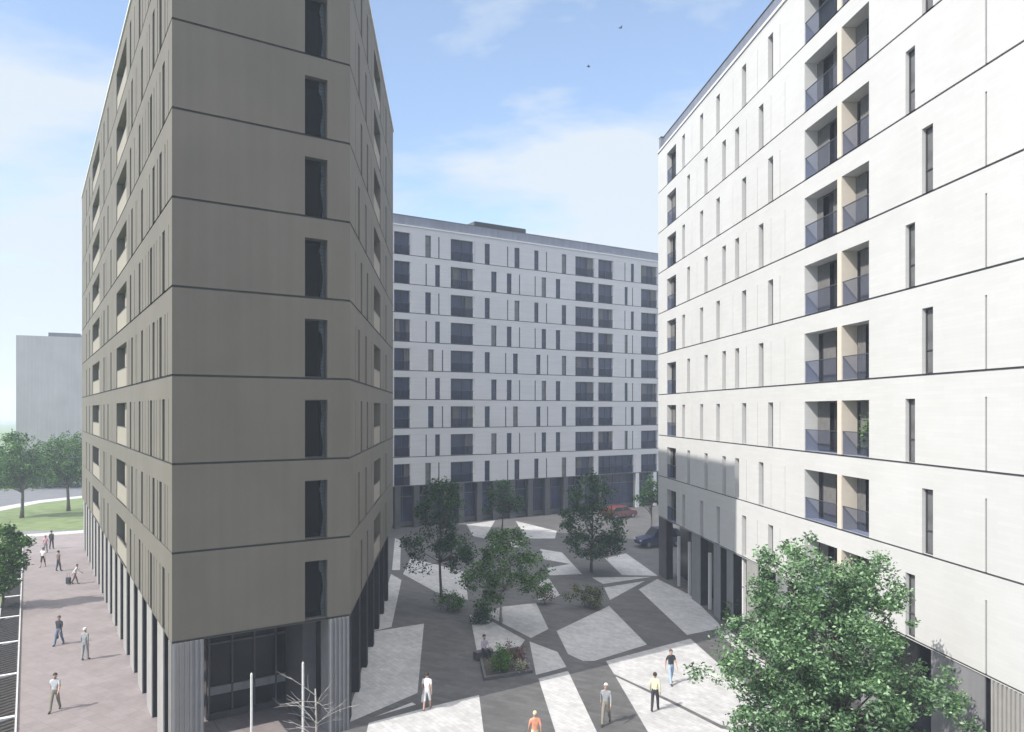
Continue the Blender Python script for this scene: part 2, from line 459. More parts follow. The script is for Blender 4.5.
# corner-face windows: deep, with a dark room behind, a curtain at the right and a clear pane
wf = uf[1] - uf[0]; hf = HB - .085
for v in range(3):
    mb = MB(); t = .045
    mb.box((0, 0, t / 2), (wf, .06, t), 0); mb.box((0, 0, hf - t / 2), (wf, .06, t), 0)
    mb.box((-wf / 2 + t / 2, 0, hf / 2), (t, .06, hf - 2 * t), 0); mb.box((wf / 2 - t / 2, 0, hf / 2), (t, .06, hf - 2 * t), 0)
    # room niche
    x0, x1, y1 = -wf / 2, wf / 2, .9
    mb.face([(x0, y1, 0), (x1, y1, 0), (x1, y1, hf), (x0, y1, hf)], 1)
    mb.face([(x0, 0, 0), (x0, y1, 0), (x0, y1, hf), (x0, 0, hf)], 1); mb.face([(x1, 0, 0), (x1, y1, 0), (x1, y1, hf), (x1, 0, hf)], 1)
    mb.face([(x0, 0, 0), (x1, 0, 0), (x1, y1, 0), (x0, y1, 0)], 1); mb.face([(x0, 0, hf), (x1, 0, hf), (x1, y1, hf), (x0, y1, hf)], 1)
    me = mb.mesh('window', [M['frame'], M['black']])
    pm = MB(); pm.box((0, 0, hf / 2), (wf - 2 * t, .012, hf - 2 * t), 0); pme = pm.mesh('pane', [M['pane']])
    cm = MB(); n = 16
    for i in range(n):
        za, zb = hf * i / n + .01, hf * (i + 1) / n
        ea = wf / 2 - .14 - .05 * math.sin(i / n * 9 + v * 1.5) - .07 * (1 if i > n * .8 else 0)
        eb = wf / 2 - .14 - .05 * math.sin((i + 1) / n * 9 + v * 1.5) - .07 * (1 if i + 1 > n * .8 else 0)
        for j in range(3):
            f0, f1 = j / 3, (j + 1) / 3
            A = lambda e, f: e + (wf / 2 - .01 - e) * f
            yy = .07 + .02 * (j % 2); y2 = .07 + .02 * ((j + 1) % 2)
            cm.face([(A(ea, f0), yy, za), (A(ea, f1), y2, za), (A(eb, f1), y2, zb), (A(eb, f0), yy, zb)], 0)
    cme = cm.mesh('curtain', [M['curtain2']])
    for k in range(9):
        if k % 3 != v: continue
        wd = put(LB, 'window', me, WF, (uf[0] + uf[1]) / 2, -.25, GF + k * F + .09)
        link('pane', pme, wd); link('curtain', cme, wd, (0, .0, 0))
# ground storey: recessed dark core, piers
def inset(W, u, o): p = W.w(u, o, 0); return (p[0], p[1])
coreA0 = inset(WA, 0.6, -2.0); coreA1 = inset(WA, WA.L - 4.2, -2.0)
cF0 = inset(WF, 2.0, -4.2); cF1 = inset(WF, WF.L - .9, -4.2)
cB1 = inset(WB, WB.L - .5, -1.1)
core = MB()
cpts = [coreA0, coreA1, cF0, cF1, inset(WB, 4.0, -1.1), cB1]
poly_prism(core, cpts, 0, GF - .01, 0, False, False)
local(core, LB).build('shopfront', [M['shop']], LB)
# sill band and mullions of the recessed corner glazing
Wc = Wall(cF0, cF1); cm = MB()
for z, h, m in ((1.25, .35, 0), (.15, .28, 1), (3.3, .1, 1)):
    cm.box((Wc.L / 2, -.06, z), (Wc.L - .1, .1, h), m)
for i in range(5): cm.box((.1 + (Wc.L - .2) * i / 4, -.07, GF / 2), (.07, .14, GF - .05), 1)
put(LB, 'glazing_bar', cm.mesh('glazing_bar', [M['pillar'], M['frame']]), Wc, 0, 0, 0)
pillar(LB, WF, .02, WF.u(204), -.02, -.9, 0, GF, M['pillar'], 6)
pillar(LB, WF, WF.u(329), WF.L - .02, -.02, -1.0, 0, GF, M['pillar'], 5)
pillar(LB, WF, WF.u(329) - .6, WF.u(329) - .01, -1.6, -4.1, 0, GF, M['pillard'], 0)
u = WA.L - .55
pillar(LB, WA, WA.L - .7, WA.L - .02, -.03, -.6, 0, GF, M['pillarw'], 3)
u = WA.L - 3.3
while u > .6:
    pillar(LB, WA, u - .8, u + .8, -.10, -.62, 0, GF, M['pillarw'], 0, side=M['blackp'])  # sunlit front and shaded sides put into the two panel colours
    u -= 3.3
u = 1.0
while u < WB.L - .3:
    pillar(LB, WB, u - .3, u + .3, -.10, -.8, 0, GF, M['blackp'], 0)
    u += 3.4

# =========================================================== RIGHT BUILDING
RX = lambda z: 17.58 - .0917 * z
RZ = lambda px: 13025.0 / (px - 444.0)
Q0 = (RX(RZ(658)), RZ(658)); Q1 = (RX(6.0), 6.0)
RB = empty('apartment_building', (Q0[0], Q0[1], 0), 'bright white apartment block with stacked double balconies, filling the right side behind the leafy tree', 'building', 'apartment blocks around the plaza')
WR = Wall(Q0, Q1)
EV = [683.5, 701.5, 718, 744, 770.5]; EJ = [733, 757.5, 692, 780]
OD = [688.5, 706, 724, 737, 761]; OJ = [746.5, 771, 697, 785]
rowsR = []
DR = {'w': .2, 's': .3, 'b': .8, 'c': .45}
balR = []
nearx = WR.u(1040)
for k in range(9):
    e = (k % 2 == 0)
    r = [cw(WR, p, .62, 's') for p in (EV if e else OD)] + [cw(WR, p, .04, 'j') for p in (EJ if e else OJ)]
    r += [(WR.u(667), WR.u(676), 'c')]
    r += [(WR.u(905.5), WR.u(915), 'w')] if e else [(WR.u(922), WR.u(933), 'w')]
    r += [cw(WR, 986, .085, 'j')]
    r += [(WR.u(804.6), WR.u(837.5), 'b'), (WR.u(841.5), WR.u(869), 'b')]
    # beyond the frame edge the pattern goes on
    for q in (4.0, 9.5):
        r += [(nearx + q, nearx + q + .62, 'w')]
    rowsR.append(r)
wall = MB()
facade(wall, WR, rowsR, DR, groove=.08)
bk = 16.0
a0, a1 = WR.w(0, -bk, 0), WR.w(WR.L, -bk, 0)
for (p, q) in ((a0, WR.w(0, 0, 0)), (WR.w(WR.L, 0, 0), a1), (a1, a0)):
    wall.face([(p[0], p[1], GF), (q[0], q[1], GF), (q[0], q[1], TOP), (p[0], p[1], TOP)], 0)
pts = [WR.w(0, 0, 0), WR.w(WR.L, 0, 0), a1, a0]
wall.face([(p[0], p[1], TOP - .02) for p in pts], 2); wall.face([(p[0], p[1], GF - .002) for p in pts], 3)
local(wall, RB).build('wall', [M['white'], M['joint2'], M['roof'], M['soffit']], RB)
crown_band(RB, WR)
crown_band(RB, Wall(a0[:2], Q0))
for k in range(9):
    z = GF + k * F + .08
    bi = 0
    for i, (a, b, t) in enumerate(sorted(rowsR[k])):
        if t in 'ws': put(RB, 'window', window_mesh(b - a, HB - .08, M['greygl']), WR, (a + b) / 2, -DR[t] + .02, z)
        if t == 'c':
            balcony(RB, WR, a, b, z, DR['c'], HB - .08, k % 5, 'white')
        if t == 'b':
            o = balcony(RB, WR, a, b, z, DR['b'], HB - .08, (k * 2 + bi * 3 + (k // 3)) % 5, 'white'); bi += 1
            if bi == 1:   # cream divider between the two bays, fixed to the first
                dv = MB(); th = (WR.u(841.5) - WR.u(837.5))
                w = b - a
                dv.box((w / 2 + th + .012, -.415, (HB - .08) / 2), (.02, .79, HB - .1), 0)
                dv.box((w / 2 + th / 2, -.808, (HB - .08) / 2), (th - .004, .014, HB - .09), 0)
                link('divider', dv.mesh('divider', [M['cream']]), o)
# ground storey
core = MB()
c = [inset(WR, .6, -1.6), inset(WR, WR.L, -1.6), inset(WR, WR.L, -bk), inset(WR, .6, -bk)]
poly_prism(core, c, 0, GF - .01, 0, False, False)
local(core, RB).build('shopfront', [M['shop']], RB)
for a, b, mt in ((658, 665.5, 'pillard'), (691, 699.5, 'pillar'), (713, 719.5, 'pillar'), (726, 732, 'pillar'), (746, 757, 'pillarw'), (775, 786, 'pillar'), (815, 830, 'pillar'), (860, 875, 'pillar'), (930, 983.5, 'pillar')):
    ua = max(.02, WR.u(a)); pillar(RB, WR, ua, WR.u(b), -.09, -.6, 0, GF, M[mt], 0, side=M['blackp'])  # black sides are painted shade
for p in (674.5, 685, 705, 738.5):
    u = WR.u(p); pillar(RB, WR, u - .09, u + .09, -.25, -.43, 0, GF * .8 if p != 738.5 else GF, M['trim'], 0, 'post')
pillar(RB, WR, WR.u(990), WR.u(1100), -.05, -.3, 0, GF, M['pillarw'], 22, 'ribbed_panel')

# ========================================================== MIDDLE BUILDING
C0 = (at(394, zz(29.2)), zz(29.2)); C1 = (at(657.6, zz(23.3)), zz(23.3))
d_ = (Vector(C1) - Vector(C0)).normalized()
E0 = tuple(Vector(C0) - d_ * 7.0); E1 = tuple(Vector(C1) + d_ * 9.0)
CB = empty('apartment_building', (C0[0], C0[1], 0), 'long pale apartment block with dark bluish balconies closing the far end of the plaza', 'building', 'apartment blocks around the plaza')
WM = Wall(E0, E1)
cx = lambda v: 380 + v / 3.531
TA = dict(w=[(160, 180), (370, 388), (475, 493), (545, 560), (642, 658), (886, 897)], j=[208, 451, 588, 865])
TB = dict(w=[(195, 212), (393, 412), (448, 465), (571, 587), (621, 637), (864, 875)], j=[163, 493, 548, 892])
TC = dict(w=[(170, 190), (370, 388), (470, 487), (552, 567), (642, 658), (886, 897)], j=[221, 444, 592, 868])
order = {8: TA, 7: TB, 6: TA, 5: TB, 4: TC, 3: TB, 2: TC, 1: TB, 0: TA}
bal = [(50, 110), (250, 335), (690, 760), (771, 826), (922, 982)]
rowsM = []
for k in range(9):
    T = order[k]
    r = [(WM.u(cx(a)), WM.u(cx(b)), 'w') for a, b in T['w']] + [cw(WM, cx(p), .16, 'j') for p in T['j']]
    for a, b in bal:
        if k == 0 and a == 771: b = 905
        r.append((WM.u(cx(a)), WM.u(cx(b)), 'b'))
    if k == 0: r = [t for t in r if not (t[0] > WM.u(cx(830)) and t[1] < WM.u(cx(915)))]
    rowsM.append(r)
wall = MB()
DM = {'w': .18, 'b': .38}
facade(wall, WM, rowsM, DM, groove=.09, hb=.78 * F)
b0, b1 = WM.w(0, -15, 0), WM.w(WM.L, -15, 0)
for (p, q) in ((b0, E0), (E1, b1), (b1, b0)):
    wall.face([(p[0], p[1], GF), (q[0], q[1], GF), (q[0], q[1], TOP), (p[0], p[1], TOP)], 0)
pts = [E0, E1, b1, b0]
wall.face([(p[0], p[1], TOP - .02) for p in pts], 2); wall.face([(p[0], p[1], GF - .002) for p in pts], 3)
local(wall, CB).build('wall', [M['midwhite'], M['joint'], M['roof'], M['soffit'], M['trim']], CB)
crown_band(CB, WM, h=1.1)
for k in range(9):
    z = GF + k * F + .09
    for i, (a, b, t) in enumerate(rowsM[k]):
        if b < 0 or a > WM.L: continue
        if t == 'w': put(CB, 'window', window_mesh(b - a, .78 * F - .09, M['bluegl'] if (i * 3 + k) % 4 else M['greygl']), WM, (a + b) / 2, -DM['w'] + .02, z)
        if t == 'b': balcony(CB, WM, a, b, z, DM['b'], .78 * F - .09, (k * 2 + i) % 5, 'mid')
ph = MB(); ua, ub = WM.u(479), WM.u(531)
c = [WM.w(ua, -1.2, 0), WM.w(ub, -1.2, 0), WM.w(ub, -6, 0), WM.w(ua, -6, 0)]
poly_prism(ph, c, TOP + .0, TOP + 2.1, 0)
for i in range(12):
    z = TOP + 1.2 + i * .08
    c = [WM.w(ua + .1, -1.16, 0), WM.w(ub - .1, -1.16, 0), WM.w(ub - .1, -1.195, 0), WM.w(ua + .1, -1.195, 0)]
    poly_prism(ph, c, z, z + .04, 1)
local(ph, CB).build('plant_room', [M['pillard'], M['frame']], CB)
core = MB()
c = [inset(WM, .1, -.9), inset(WM, WM.L - .1, -.9), inset(WM, WM.L - .1, -14), inset(WM, .1, -14)]
poly_prism(core, c, 0, GF - .01, 0, False, False)
for i in range(int(WM.L / 1.3)):
    p = WM.w(.6 + i * 1.3, -.86, GF / 2); core.box(p, (.07, .08, GF - .05), 1, WM.rz)
for hh in (.35, 3.5): core.box(WM.w(WM.L / 2, -.86, hh), (WM.L - .4, .07, .1 if hh > 1 else .5), 1, WM.rz)
local(core, CB).build('shopfront', [M['bluegl'], M['pillard']], CB)
for i, px in enumerate((398, 417, 431, 447, 462, 480, 496, 513, 531, 548, 566, 583, 601)):
    u = WM.u(px); pillar(CB, WM, u - .35, u + .35, -.03, -.6, 0, GF, M['pillard'], 0)
for px in (637.5, 655): u = WM.u(px); pillar(CB, WM, u - .3, u + .3, .0, -.55, 0, GF, M['trim'], 0)

# ======================================================== FAR LEFT BUILDING
zf = 175.0
FBx0, FBx1 = at(16, zf), at(104, zf + 8)
FB = empty('apartment_building', (FBx0, zf, 0), 'distant grey slab block fading into the haze beyond the roadside trees', 'building')
WZ = Wall((FBx0, zf), (FBx1, zf + 8)); fh = hgt(335, zf)
mb = MB()
poly_prism(mb, [WZ.w(0, 0, 0), WZ.w(WZ.L, 0, 0), WZ.w(WZ.L, -12, 0), WZ.w(0, -12, 0)], 0, fh, 0)
M['fargrey'] = mat('weathered_concrete', (.36, .34, .345), .85, .10, .15, streak=.10)
local(mb, FB).build('wall', [M['fargrey'], M['joint2']], FB)
mb = MB(); poly_prism(mb, [WZ.w(6.3, -2, 0), WZ.w(13, -2, 0), WZ.w(13, -7, 0), WZ.w(6.3, -7, 0)], fh, fh + 1.1, 0)
local(mb, FB).build('plant_room', [M['pillard']], FB)
# ================================================================== GROUND
M['ground'] = mat('ground_grey', (.16, .16, .15), .9, .2, .05)
M['dark'] = paving('dark_paving', (.095, .092, .092), .9, .3, .18, .5, .22)
M['light'] = paving('light_paving', (.47, .462, .458), .45, .22, .10, .95, .24)
M['street'] = paving('street_paving', (.235, .20, .195), .6, .6, .06, .58, .16)
M['grass'] = mat('lawn', (.10, .15, .05), .95, .25, .6, hue=(.15, .19, .07), bump=.5, bscale=8)
M['asphalt'] = mat('asphalt', (.11, .112, .12), .9, .15, .6)
def sheet(name, pts, z, m, **kw):
    mb = MB(); mb.face([(x, y, z) for x, y in pts], 0); return tag(mb.build(name, [m]), kind='structure')
R_ = 1100
sheet('ground', [(-R_, -60), (R_, -60), (R_, R_), (-R_, R_)], -.012, M['ground'])
sheet('plaza_paving', [(-.8, 6), (30, 6), (40, 120), (-20, 120), (-20, 75)], 0.0, M['dark'])
slabs = [
    [(358, 684), (371, 632), (424, 623.6), (417.5, 693), (350, 722), (347, 716)],
    [(391, 574), (401.5, 580), (391.5, 627), (374, 631)],
    [(395, 538), (401, 541), (400, 570), (392, 570)],
    [(403, 574), (411, 558), (465, 572), (468, 600), (436, 592)],
    [(470, 615), (484, 617), (525, 640), (519, 648), (478, 657)],
    [(529.5, 641.5), (557.5, 652), (566.5, 667), (536, 675)],
    [(486, 615), (500, 607), (536, 603), (548.5, 629), (531, 638)],
    [(538.5, 678.5), (568, 671), (629, 800), (577, 800)],
    [(368.7, 723), (429, 707), (479, 695), (484, 735), (490, 800), (352, 800), (366, 735)],
    [(374, 717), (412, 702.5), (416, 704.5)],
    [(556.6, 631), (609, 606), (647, 644.6), (594, 661), (583, 661), (568, 654)],
    [(638.7, 589.4), (657.5, 579), (690, 595), (718.6, 623.4), (721, 628), (687, 635)],
    [(592, 577.5), (652, 576.8), (603, 584)],
    [(604, 587.5), (645, 581), (610, 600)],
    [(605, 558.4), (626, 553.4), (658, 576), (622, 575)],
    [(540, 549), (562, 552.5), (582, 574), (548, 575.5), (547, 568), (570, 564), (543.6, 559)],
    [(540, 581), (549, 578.7), (560, 595), (548, 600), (538, 600)],
    [(515.7, 521), (556.7, 531), (555, 538.5), (525.6, 538.5)],
    [(466.6, 524.6), (495, 520.5), (484.6, 538.5), (473, 536)],
    [(510, 540), (522, 540), (519, 547.5), (511, 547)],
    [(489.5, 543.4), (500, 546), (494, 549)],
    [(606, 661), (690.4, 638.7), (721, 666), (757, 694), (750, 731), (721, 725), (674, 701.5), (614, 674)],
    [(615.5, 676.5), (674, 704.5), (721, 728.5), (752, 735), (800, 800), (688, 800), (648, 732)],
    [(717.5, 632), (728, 630), (800, 690), (800, 703)],
    [(760, 690), (900, 800), (810, 800), (754, 731)],
]
mb = MB()
for s in slabs: mb.face([(*G(*p), .004) for p in s], 0)
tag(mb.build('light_paving_slabs', [M['light']]), kind='structure')
# street on the left
dS = WA.d; nS = WA.n            # nS points to the street
Sp = lambda u, o: (lambda p: (p[0], p[1]))(WA.w(u, o, 0))
LA = WA.L
sheet('street_paving', [Sp(-9, -2.2), Sp(LA + 24, -2.2), Sp(LA + 24, 4.85), Sp(-9, 4.85)], -.002, M['street'])
sheet('forecourt_paving', [Sp(LA - 6, -2.3), (P1[0] - 1.5, P1[1] + 4), P1, (P1[0] + 6, 6), Sp(LA + 24, -2.2)], -.006, M['street'])
sheet('pale_crossing', [Sp(-9, 5.2), Sp(-9, -2), Sp(-11.2, -2), Sp(-11.2, 5.2)], .002, M['light'])
sheet('lawn', [Sp(-120, 6.05), Sp(LA + 24, 6.05), Sp(LA + 24, 60), Sp(-120, 60)], -.004, M['grass'])
lawn2 = [G(-60, 531), G(90, 530), G(90, 497), G(40, 503), G(0, 511), G(-60, 520)]
sheet('roadside_lawn', lawn2, .006, M['grass'])
sheet('footpath', [G(-60, 520), G(0, 511), G(40, 503), G(90, 497), G(90, 495), G(38, 500.5), G(0, 507), G(-60, 514)], .014, M['light'])
sheet('road', [G(-60, 514), G(0, 507), G(38, 500.5), G(90, 495), G(90, 486), G(0, 490), G(-60, 491)], .010, M['asphalt'])
sheet('far_field', [G(-80, 490.5), G(0, 489.5), G(90, 485.5), G(110, 425), G(-300, 425)], .006, M['grass'])
# long sunken planting trough with pale cross kerbs
TR = empty('planting_trough', (*Sp(LA / 2, 5.4), 0), 'long narrow dark planting trough with pale cross kerbs beside the left street', 'trough')
mb = MB()
for o in (4.86, 5.98):
    c = [Sp(-9, o), Sp(LA + 22, o), Sp(LA + 22, o + .07), Sp(-9, o + .07)]
    poly_prism(mb, c, -.004, .10, 0)
u = LA - 2.2 + 12
while u > -8:
    c = [Sp(u, 4.94), Sp(u + .22, 4.94), Sp(u + .22, 5.97), Sp(u, 5.97)]
    poly_prism(mb, c, 0, .12, 1); u -= 6.3
local(mb, TR).build('kerb', [M['kerb'], M['trim']], TR)
mb = MB(); mb.face([(*Sp(-9, 4.93), .02), (*Sp(LA + 22, 4.93), .02), (*Sp(LA + 22, 5.98), .02), (*Sp(-9, 5.98), .02)], 0)
local(mb, TR).build('soil', [M['soil']], TR)
mb = MB(); rnd = random.Random(3); u = -8
while u < LA + 21:
    a = Sp(u, 4.98); b = Sp(u + .5, 5.95); mb.tube([(*a, .07), (*b, .07)], .035, 4, 0); u += .42
local(mb, TR).build('grating', [M['pillard']], TR)

# ==================================================================== TREES
def leaves(rng, centers, L, Wd, nm, up=.3):
    n = len(centers)
    a = rng.normal(size=(n, 3)); a[:, 2] = a[:, 2] * .6 + up * .2
    a /= np.linalg.norm(a, axis=1)[:, None]
    b = rng.normal(size=(n, 3)); b -= (b * a).sum(1)[:, None] * a; b /= np.linalg.norm(b, axis=1)[:, None]
    s = rng.uniform(.6, 1.25, size=(n, 1))
    A = a * L * s; B = b * Wd * s
    v = np.empty((n, 4, 3)); v[:, 0] = centers - A * .5; v[:, 1] = centers + B * .5; v[:, 2] = centers + A * .5; v[:, 3] = centers - B * .5
    return v.reshape(-1, 3), rng.choice(nm, size=n, p=[.5, .27, .23])

def leaf_mesh(name, V, mi, mats):
    n = len(mi); me = bpy.data.meshes.new(name)
    me.vertices.add(4 * n); me.vertices.foreach_set('co', V.astype(np.float32).ravel())
    me.loops.add(4 * n); me.loops.foreach_set('vertex_index', np.arange(4 * n, dtype=np.int32))
    me.polygons.add(n); me.polygons.foreach_set('loop_start', np.arange(0, 4 * n, 4, dtype=np.int32))
    for m in mats: me.materials.append(m)
    me.polygons.foreach_set('material_index', mi.astype(np.int32))
    me.update(calc_edges=True); me.validate()
    return me

def tree(name, label, cat, base, blobs, nclump, nleaf, L, mats, tr, seed, cr=.45, group=None, bark='bark', fork=.35, lean=(0, 0), Wr=.55, limbs=28, z0=0.0, shell=.6):
    """blobs: (dx, dy, z, rx, ry, rz) ellipsoids filled unevenly with leaf clumps; limbs run to the clumps"""
    rng = np.random.default_rng(seed)
    root = empty(name, (base[0], base[1], z0), label, cat, group)
    vol = np.array([b[3] * b[4] * b[5] for b in blobs]); pr = vol / vol.sum()
    cl = []
    for i in rng.choice(len(blobs), size=nclump, p=pr):
        b = blobs[i]
        d = rng.normal(size=3); d /= np.linalg.norm(d)
        r = rng.uniform(.25, 1.0) ** (.5)
        cl.append(np.array([b[0] + d[0] * r * b[3], b[1] + d[1] * r * b[4], b[2] + d[2] * r * b[5]]))
    cl = np.array(cl); cl[:, 2] = np.maximum(cl[:, 2], cr * .6)
    sizes = rng.uniform(.55, 1.25, size=nclump) * cr
    cen = []
    for c, s in zip(cl, sizes):
        n = max(3, int(nleaf * (s / cr) ** 2 * rng.uniform(.6, 1.3)))
        d = rng.normal(size=(n, 3)); d /= np.linalg.norm(d, axis=1)[:, None]
        r = rng.uniform(0, 1, size=(n, 1)) ** (1 / 2.2) * s * rng.uniform(.7, 1.4, size=(n, 1))
        d[:, 2] *= .75
        cen.append(c + d * r)
    cen = np.concatenate(cen)
    V, mi = leaves(rng, cen, L, L * Wr, 3)
    link('crown', leaf_mesh('crown', V, mi, mats), root)
    # trunk and limbs
    mb = MB()
    ztop = max(b[2] + b[5] * .5 for b in blobs); zlow = min(b[2] - b[5] for b in blobs)
    cxy = np.average(np.array([[b[0], b[1]] for b in blobs]), axis=0, weights=vol)
    path = []; n = 8
    for i in range(n + 1):
        f = i / n
        path.append(Vector((cxy[0] * f * .8 + lean[0] * f + .06 * math.sin(f * 7 + seed), cxy[1] * f * .8 + lean[1] * f + .05 * math.cos(f * 5 + seed), ztop * f)))
    rad = [tr * (1.25 if i == 0 else 1) * (1 - .85 * i / n) for i in range(n + 1)]
    mb.tube(path, rad, 8)
    order_ = rng.permutation(nclump)[:limbs]
    for i in order_:
        c = Vector(cl[i]); f = min(.9, max(fork, (c.z / ztop) * .75 * rng.uniform(.7, 1.0)))
        k = f * n; a = path[int(k)].lerp(path[min(n, int(k) + 1)], k - int(k))
        mid = a.lerp(c, .5) + Vector((rng.uniform(-.15, .15), rng.uniform(-.15, .15), rng.uniform(.0, .25))) * cr
        r0 = tr * (1 - .85 * f) * .55
        mb.tube([a, a.lerp(mid, .5), mid, c], [r0, r0 * .7, r0 * .5, r0 * .18], 5)
    mb.build('trunk', [M[bark]], root, smooth=True)
    return root

# big leafy tree in front of the white block
zt = 24.0; bx = at(838, zt)
def nb(px, py, rx, rz, dy=0, ry=None):
    z = zt + dy
    return (at(px, z) - bx, dy, hgt(py, z), rx, ry or rx, rz)
tree('leafy_tree', 'large fresh green leafy tree in the right foreground before the white facade', 'tree', (bx, zt),
     [nb(792, 585, 1.35, 1.75, .2), nb(872, 600, 1.35, 1.6, .3), nb(835, 600, 1.2, 1.3, .4), nb(830, 645, 2.3, 1.5, 0), nb(762, 645, 1.6, 1.1, 0), nb(724, 670, 1.15, .65, -.2, .8), nb(850, 705, 3.1, 1.6, -.6, 2.0), nb(930, 690, 1.2, .9, .2, .9), nb(785, 710, 2.0, 1.4, .1), nb(860, 770, 2.8, 1.5, -.2), nb(960, 712, .9, .6, -.3, .6)],
     820, 95, .15, LF['near'], .17, 11, cr=.36, limbs=110, Wr=.46)
# plaza trees
def ptree(px, py, blobs_px, label, seed, mats, nclump, nleaf, L, tr, cr, bark='bark', name='plaza_tree', limbs=24, group='trees on the plaza'):
    x, z = G(px, py); k = z / FPX
    bl = [((bx_ - px) * k, dy, (py - by_) * k, rx * k, rx * k, rz * k) for bx_, by_, rx, rz, dy in blobs_px]
    return tree(name, label, 'tree', (x, z), bl, nclump, nleaf, L, mats, tr, seed, cr, group, bark, limbs=limbs)
ptree(441, 603, [(440, 508, 22, 27, 0), (423, 545, 21, 13, .3), (455, 548, 20, 17, -.3), (416, 567, 13, 9, 0), (461, 566, 12, 9, .2), (440, 492, 16, 12, 0)],
      'tall dark tree with slim trunk near the tan block, rising from a low green shrub', 21, LF['dark'], 150, 62, .2, .11, .5)
ptree(501, 622, [(500, 565, 24, 23, 0), (478, 583, 16, 15, .3), (528, 572, 20, 20, -.2), (508, 541, 22, 13, 0), (538, 585, 13, 12, 0), (490, 603, 20, 9, .5)],
      'mid green bushy tree with pale trunk in the middle of the plaza', 22, LF['green'], 150, 60, .19, .09, .48, 'palebark')
ptree(592, 572, [(590, 495, 24, 22, 0), (575, 522, 19, 20, 0), (607, 527, 20, 21, .2), (592, 545, 30, 12, 0), (618, 543, 10, 10, 0)],
      'dense rounded dark green tree on the plaza nearest the white block', 23, LF['dark'], 170, 65, .22, .12, .55)
ptree(502, 536, [(502, 495, 16, 15, 0), (515, 505, 10, 10, 0), (488, 508, 9, 8, 0)],
      'small dark tree farthest back on the plaza before the pale block', 24, LF['dark'], 90, 45, .24, .1, .5)
ptree(651, 534, [(652, 488, 11, 12, 0), (643, 498, 8, 7, 0), (658, 497, 8, 8, 0)],
      'dark feathery tree half hidden by the far corner of the white block', 25, LF['dark'], 70, 40, .26, .1, .5)
# left street tree and roadside trees
tree('leafy_tree', 'glossy green young tree cut by the left picture edge over the trough', 'tree', (at(2, 50), 50.0),
     [(-.1, 0, 4.5, 1.2, 1.1, 1.1), (.4, -.3, 3.3, 1.2, 1.1, 1.0), (-.3, .2, 2.0, 1.2, 1.1, .9), (1.2, .1, 4.3, .7, .6, .6)], 170, 50, .26, LF['green'], .1, 31, cr=.42, limbs=30)
for (px, py, t, r, lb) in ((22, 518, 431, 24, 'broad round roadside tree standing alone on the left part of the far lawn'), (68, 511, 429, 23, 'roadside tree close to the far end of the tan block')):
    x, z = G(px, py); k = z / FPX; h = (py - t) * k
    tree('roadside_tree', lb, 'tree', (x, z), [(0, 0, h * .68, r * k, r * k, h * .29), (-r * k * .55, 0, h * .5, r * k * .55, r * k * .6, h * .17), (r * k * .6, 0, h * .52, r * k * .5, r * k * .6, h * .17)],
         170, 60, .34, LF['green'], .22, 40 + px, cr=.8, group='trees on the far lawn', limbs=30)
rng = np.random.default_rng(5); cs = []
for i in range(260):
    x, z = G(rng.uniform(-40, 100), rng.uniform(484, 488)); r = rng.uniform(.8, 2.0)
    n = 45; d = rng.normal(size=(n, 3)); d /= np.linalg.norm(d, axis=1)[:, None]
    cs.append(np.array([x, z + rng.uniform(-3, 3), rng.uniform(.6, 5.0)]) + d * r * rng.uniform(.5, 1, size=(n, 1)))
V, mi = leaves(rng, np.concatenate(cs), .6, .45, 3)
tag(link('distant_hedgerow', leaf_mesh('distant_hedgerow', V, mi, LF['dark'])), 'hazy mass of bushes beyond the road on the far left', 'hedgerow', kind='stuff')

# shrubs
def shrub(px, py, wpx, hpx, label, seed, mats, n=40, nl=30, L=.14, name='shrub', cat='shrub', group=None):
    x, z = G(px, py); k = z / FPX
    rng = np.random.default_rng(seed); w = wpx * k / 2; h = hpx * k
    bl = [(rng.uniform(-.5, .5) * w, rng.uniform(-.3, .3) * w, h * rng.uniform(.35, .6), w * rng.uniform(.4, .6), w * .45, h * rng.uniform(.3, .42)) for _ in range(4)]
    return tree(name, label, cat, (x, z), bl, n, nl, L, mats, .03, seed, cr=min(.3, h * .3), group=group, limbs=20, fork=.05)
shrub(446, 611, 36, 22, 'spreading green shrub at the foot of the tall dark tree', 51, LF['green'], 60)
shrub(584, 607, 44, 28, 'rounded olive green shrub before the dense tree, right of centre', 52, LF['olive'], 80)
shrub(545, 604, 26, 22, 'yellow green shrub just right of the bushy tree with pale trunk', 53, LF['olive'], 50)
shrub(484, 624, 34, 20, 'dark low shrub left of the pale trunk', 54, LF['dark'], 50)
shrub(498, 674, 26, 30, 'bright green tufted plant in the dark planting bed beside the seated person', 55, LF['bright'], 55, 34, .12, 'bedding_plant', 'plant', 'plants in the bed')
shrub(514, 668, 24, 27, 'reddish leaved plant in the middle of the dark planting bed', 56, LF['red'], 45, 30, .1, 'bedding_plant', 'plant', 'plants in the bed')
shrub(522, 673, 12, 16, 'small pale flowering plant at the right end of the planting bed', 57, LF['pale'], 18, 26, .09, 'bedding_plant', 'plant', 'plants in the bed')
shrub(735, 628, 26, 36, 'green climbing shrub against the ground floor of the white block', 58, LF['green'], 60, 30, .13)
shrub(752, 645, 26, 40, 'leafy shrub between the white block and the big tree', 59, LF['near'], 60, 30, .13)
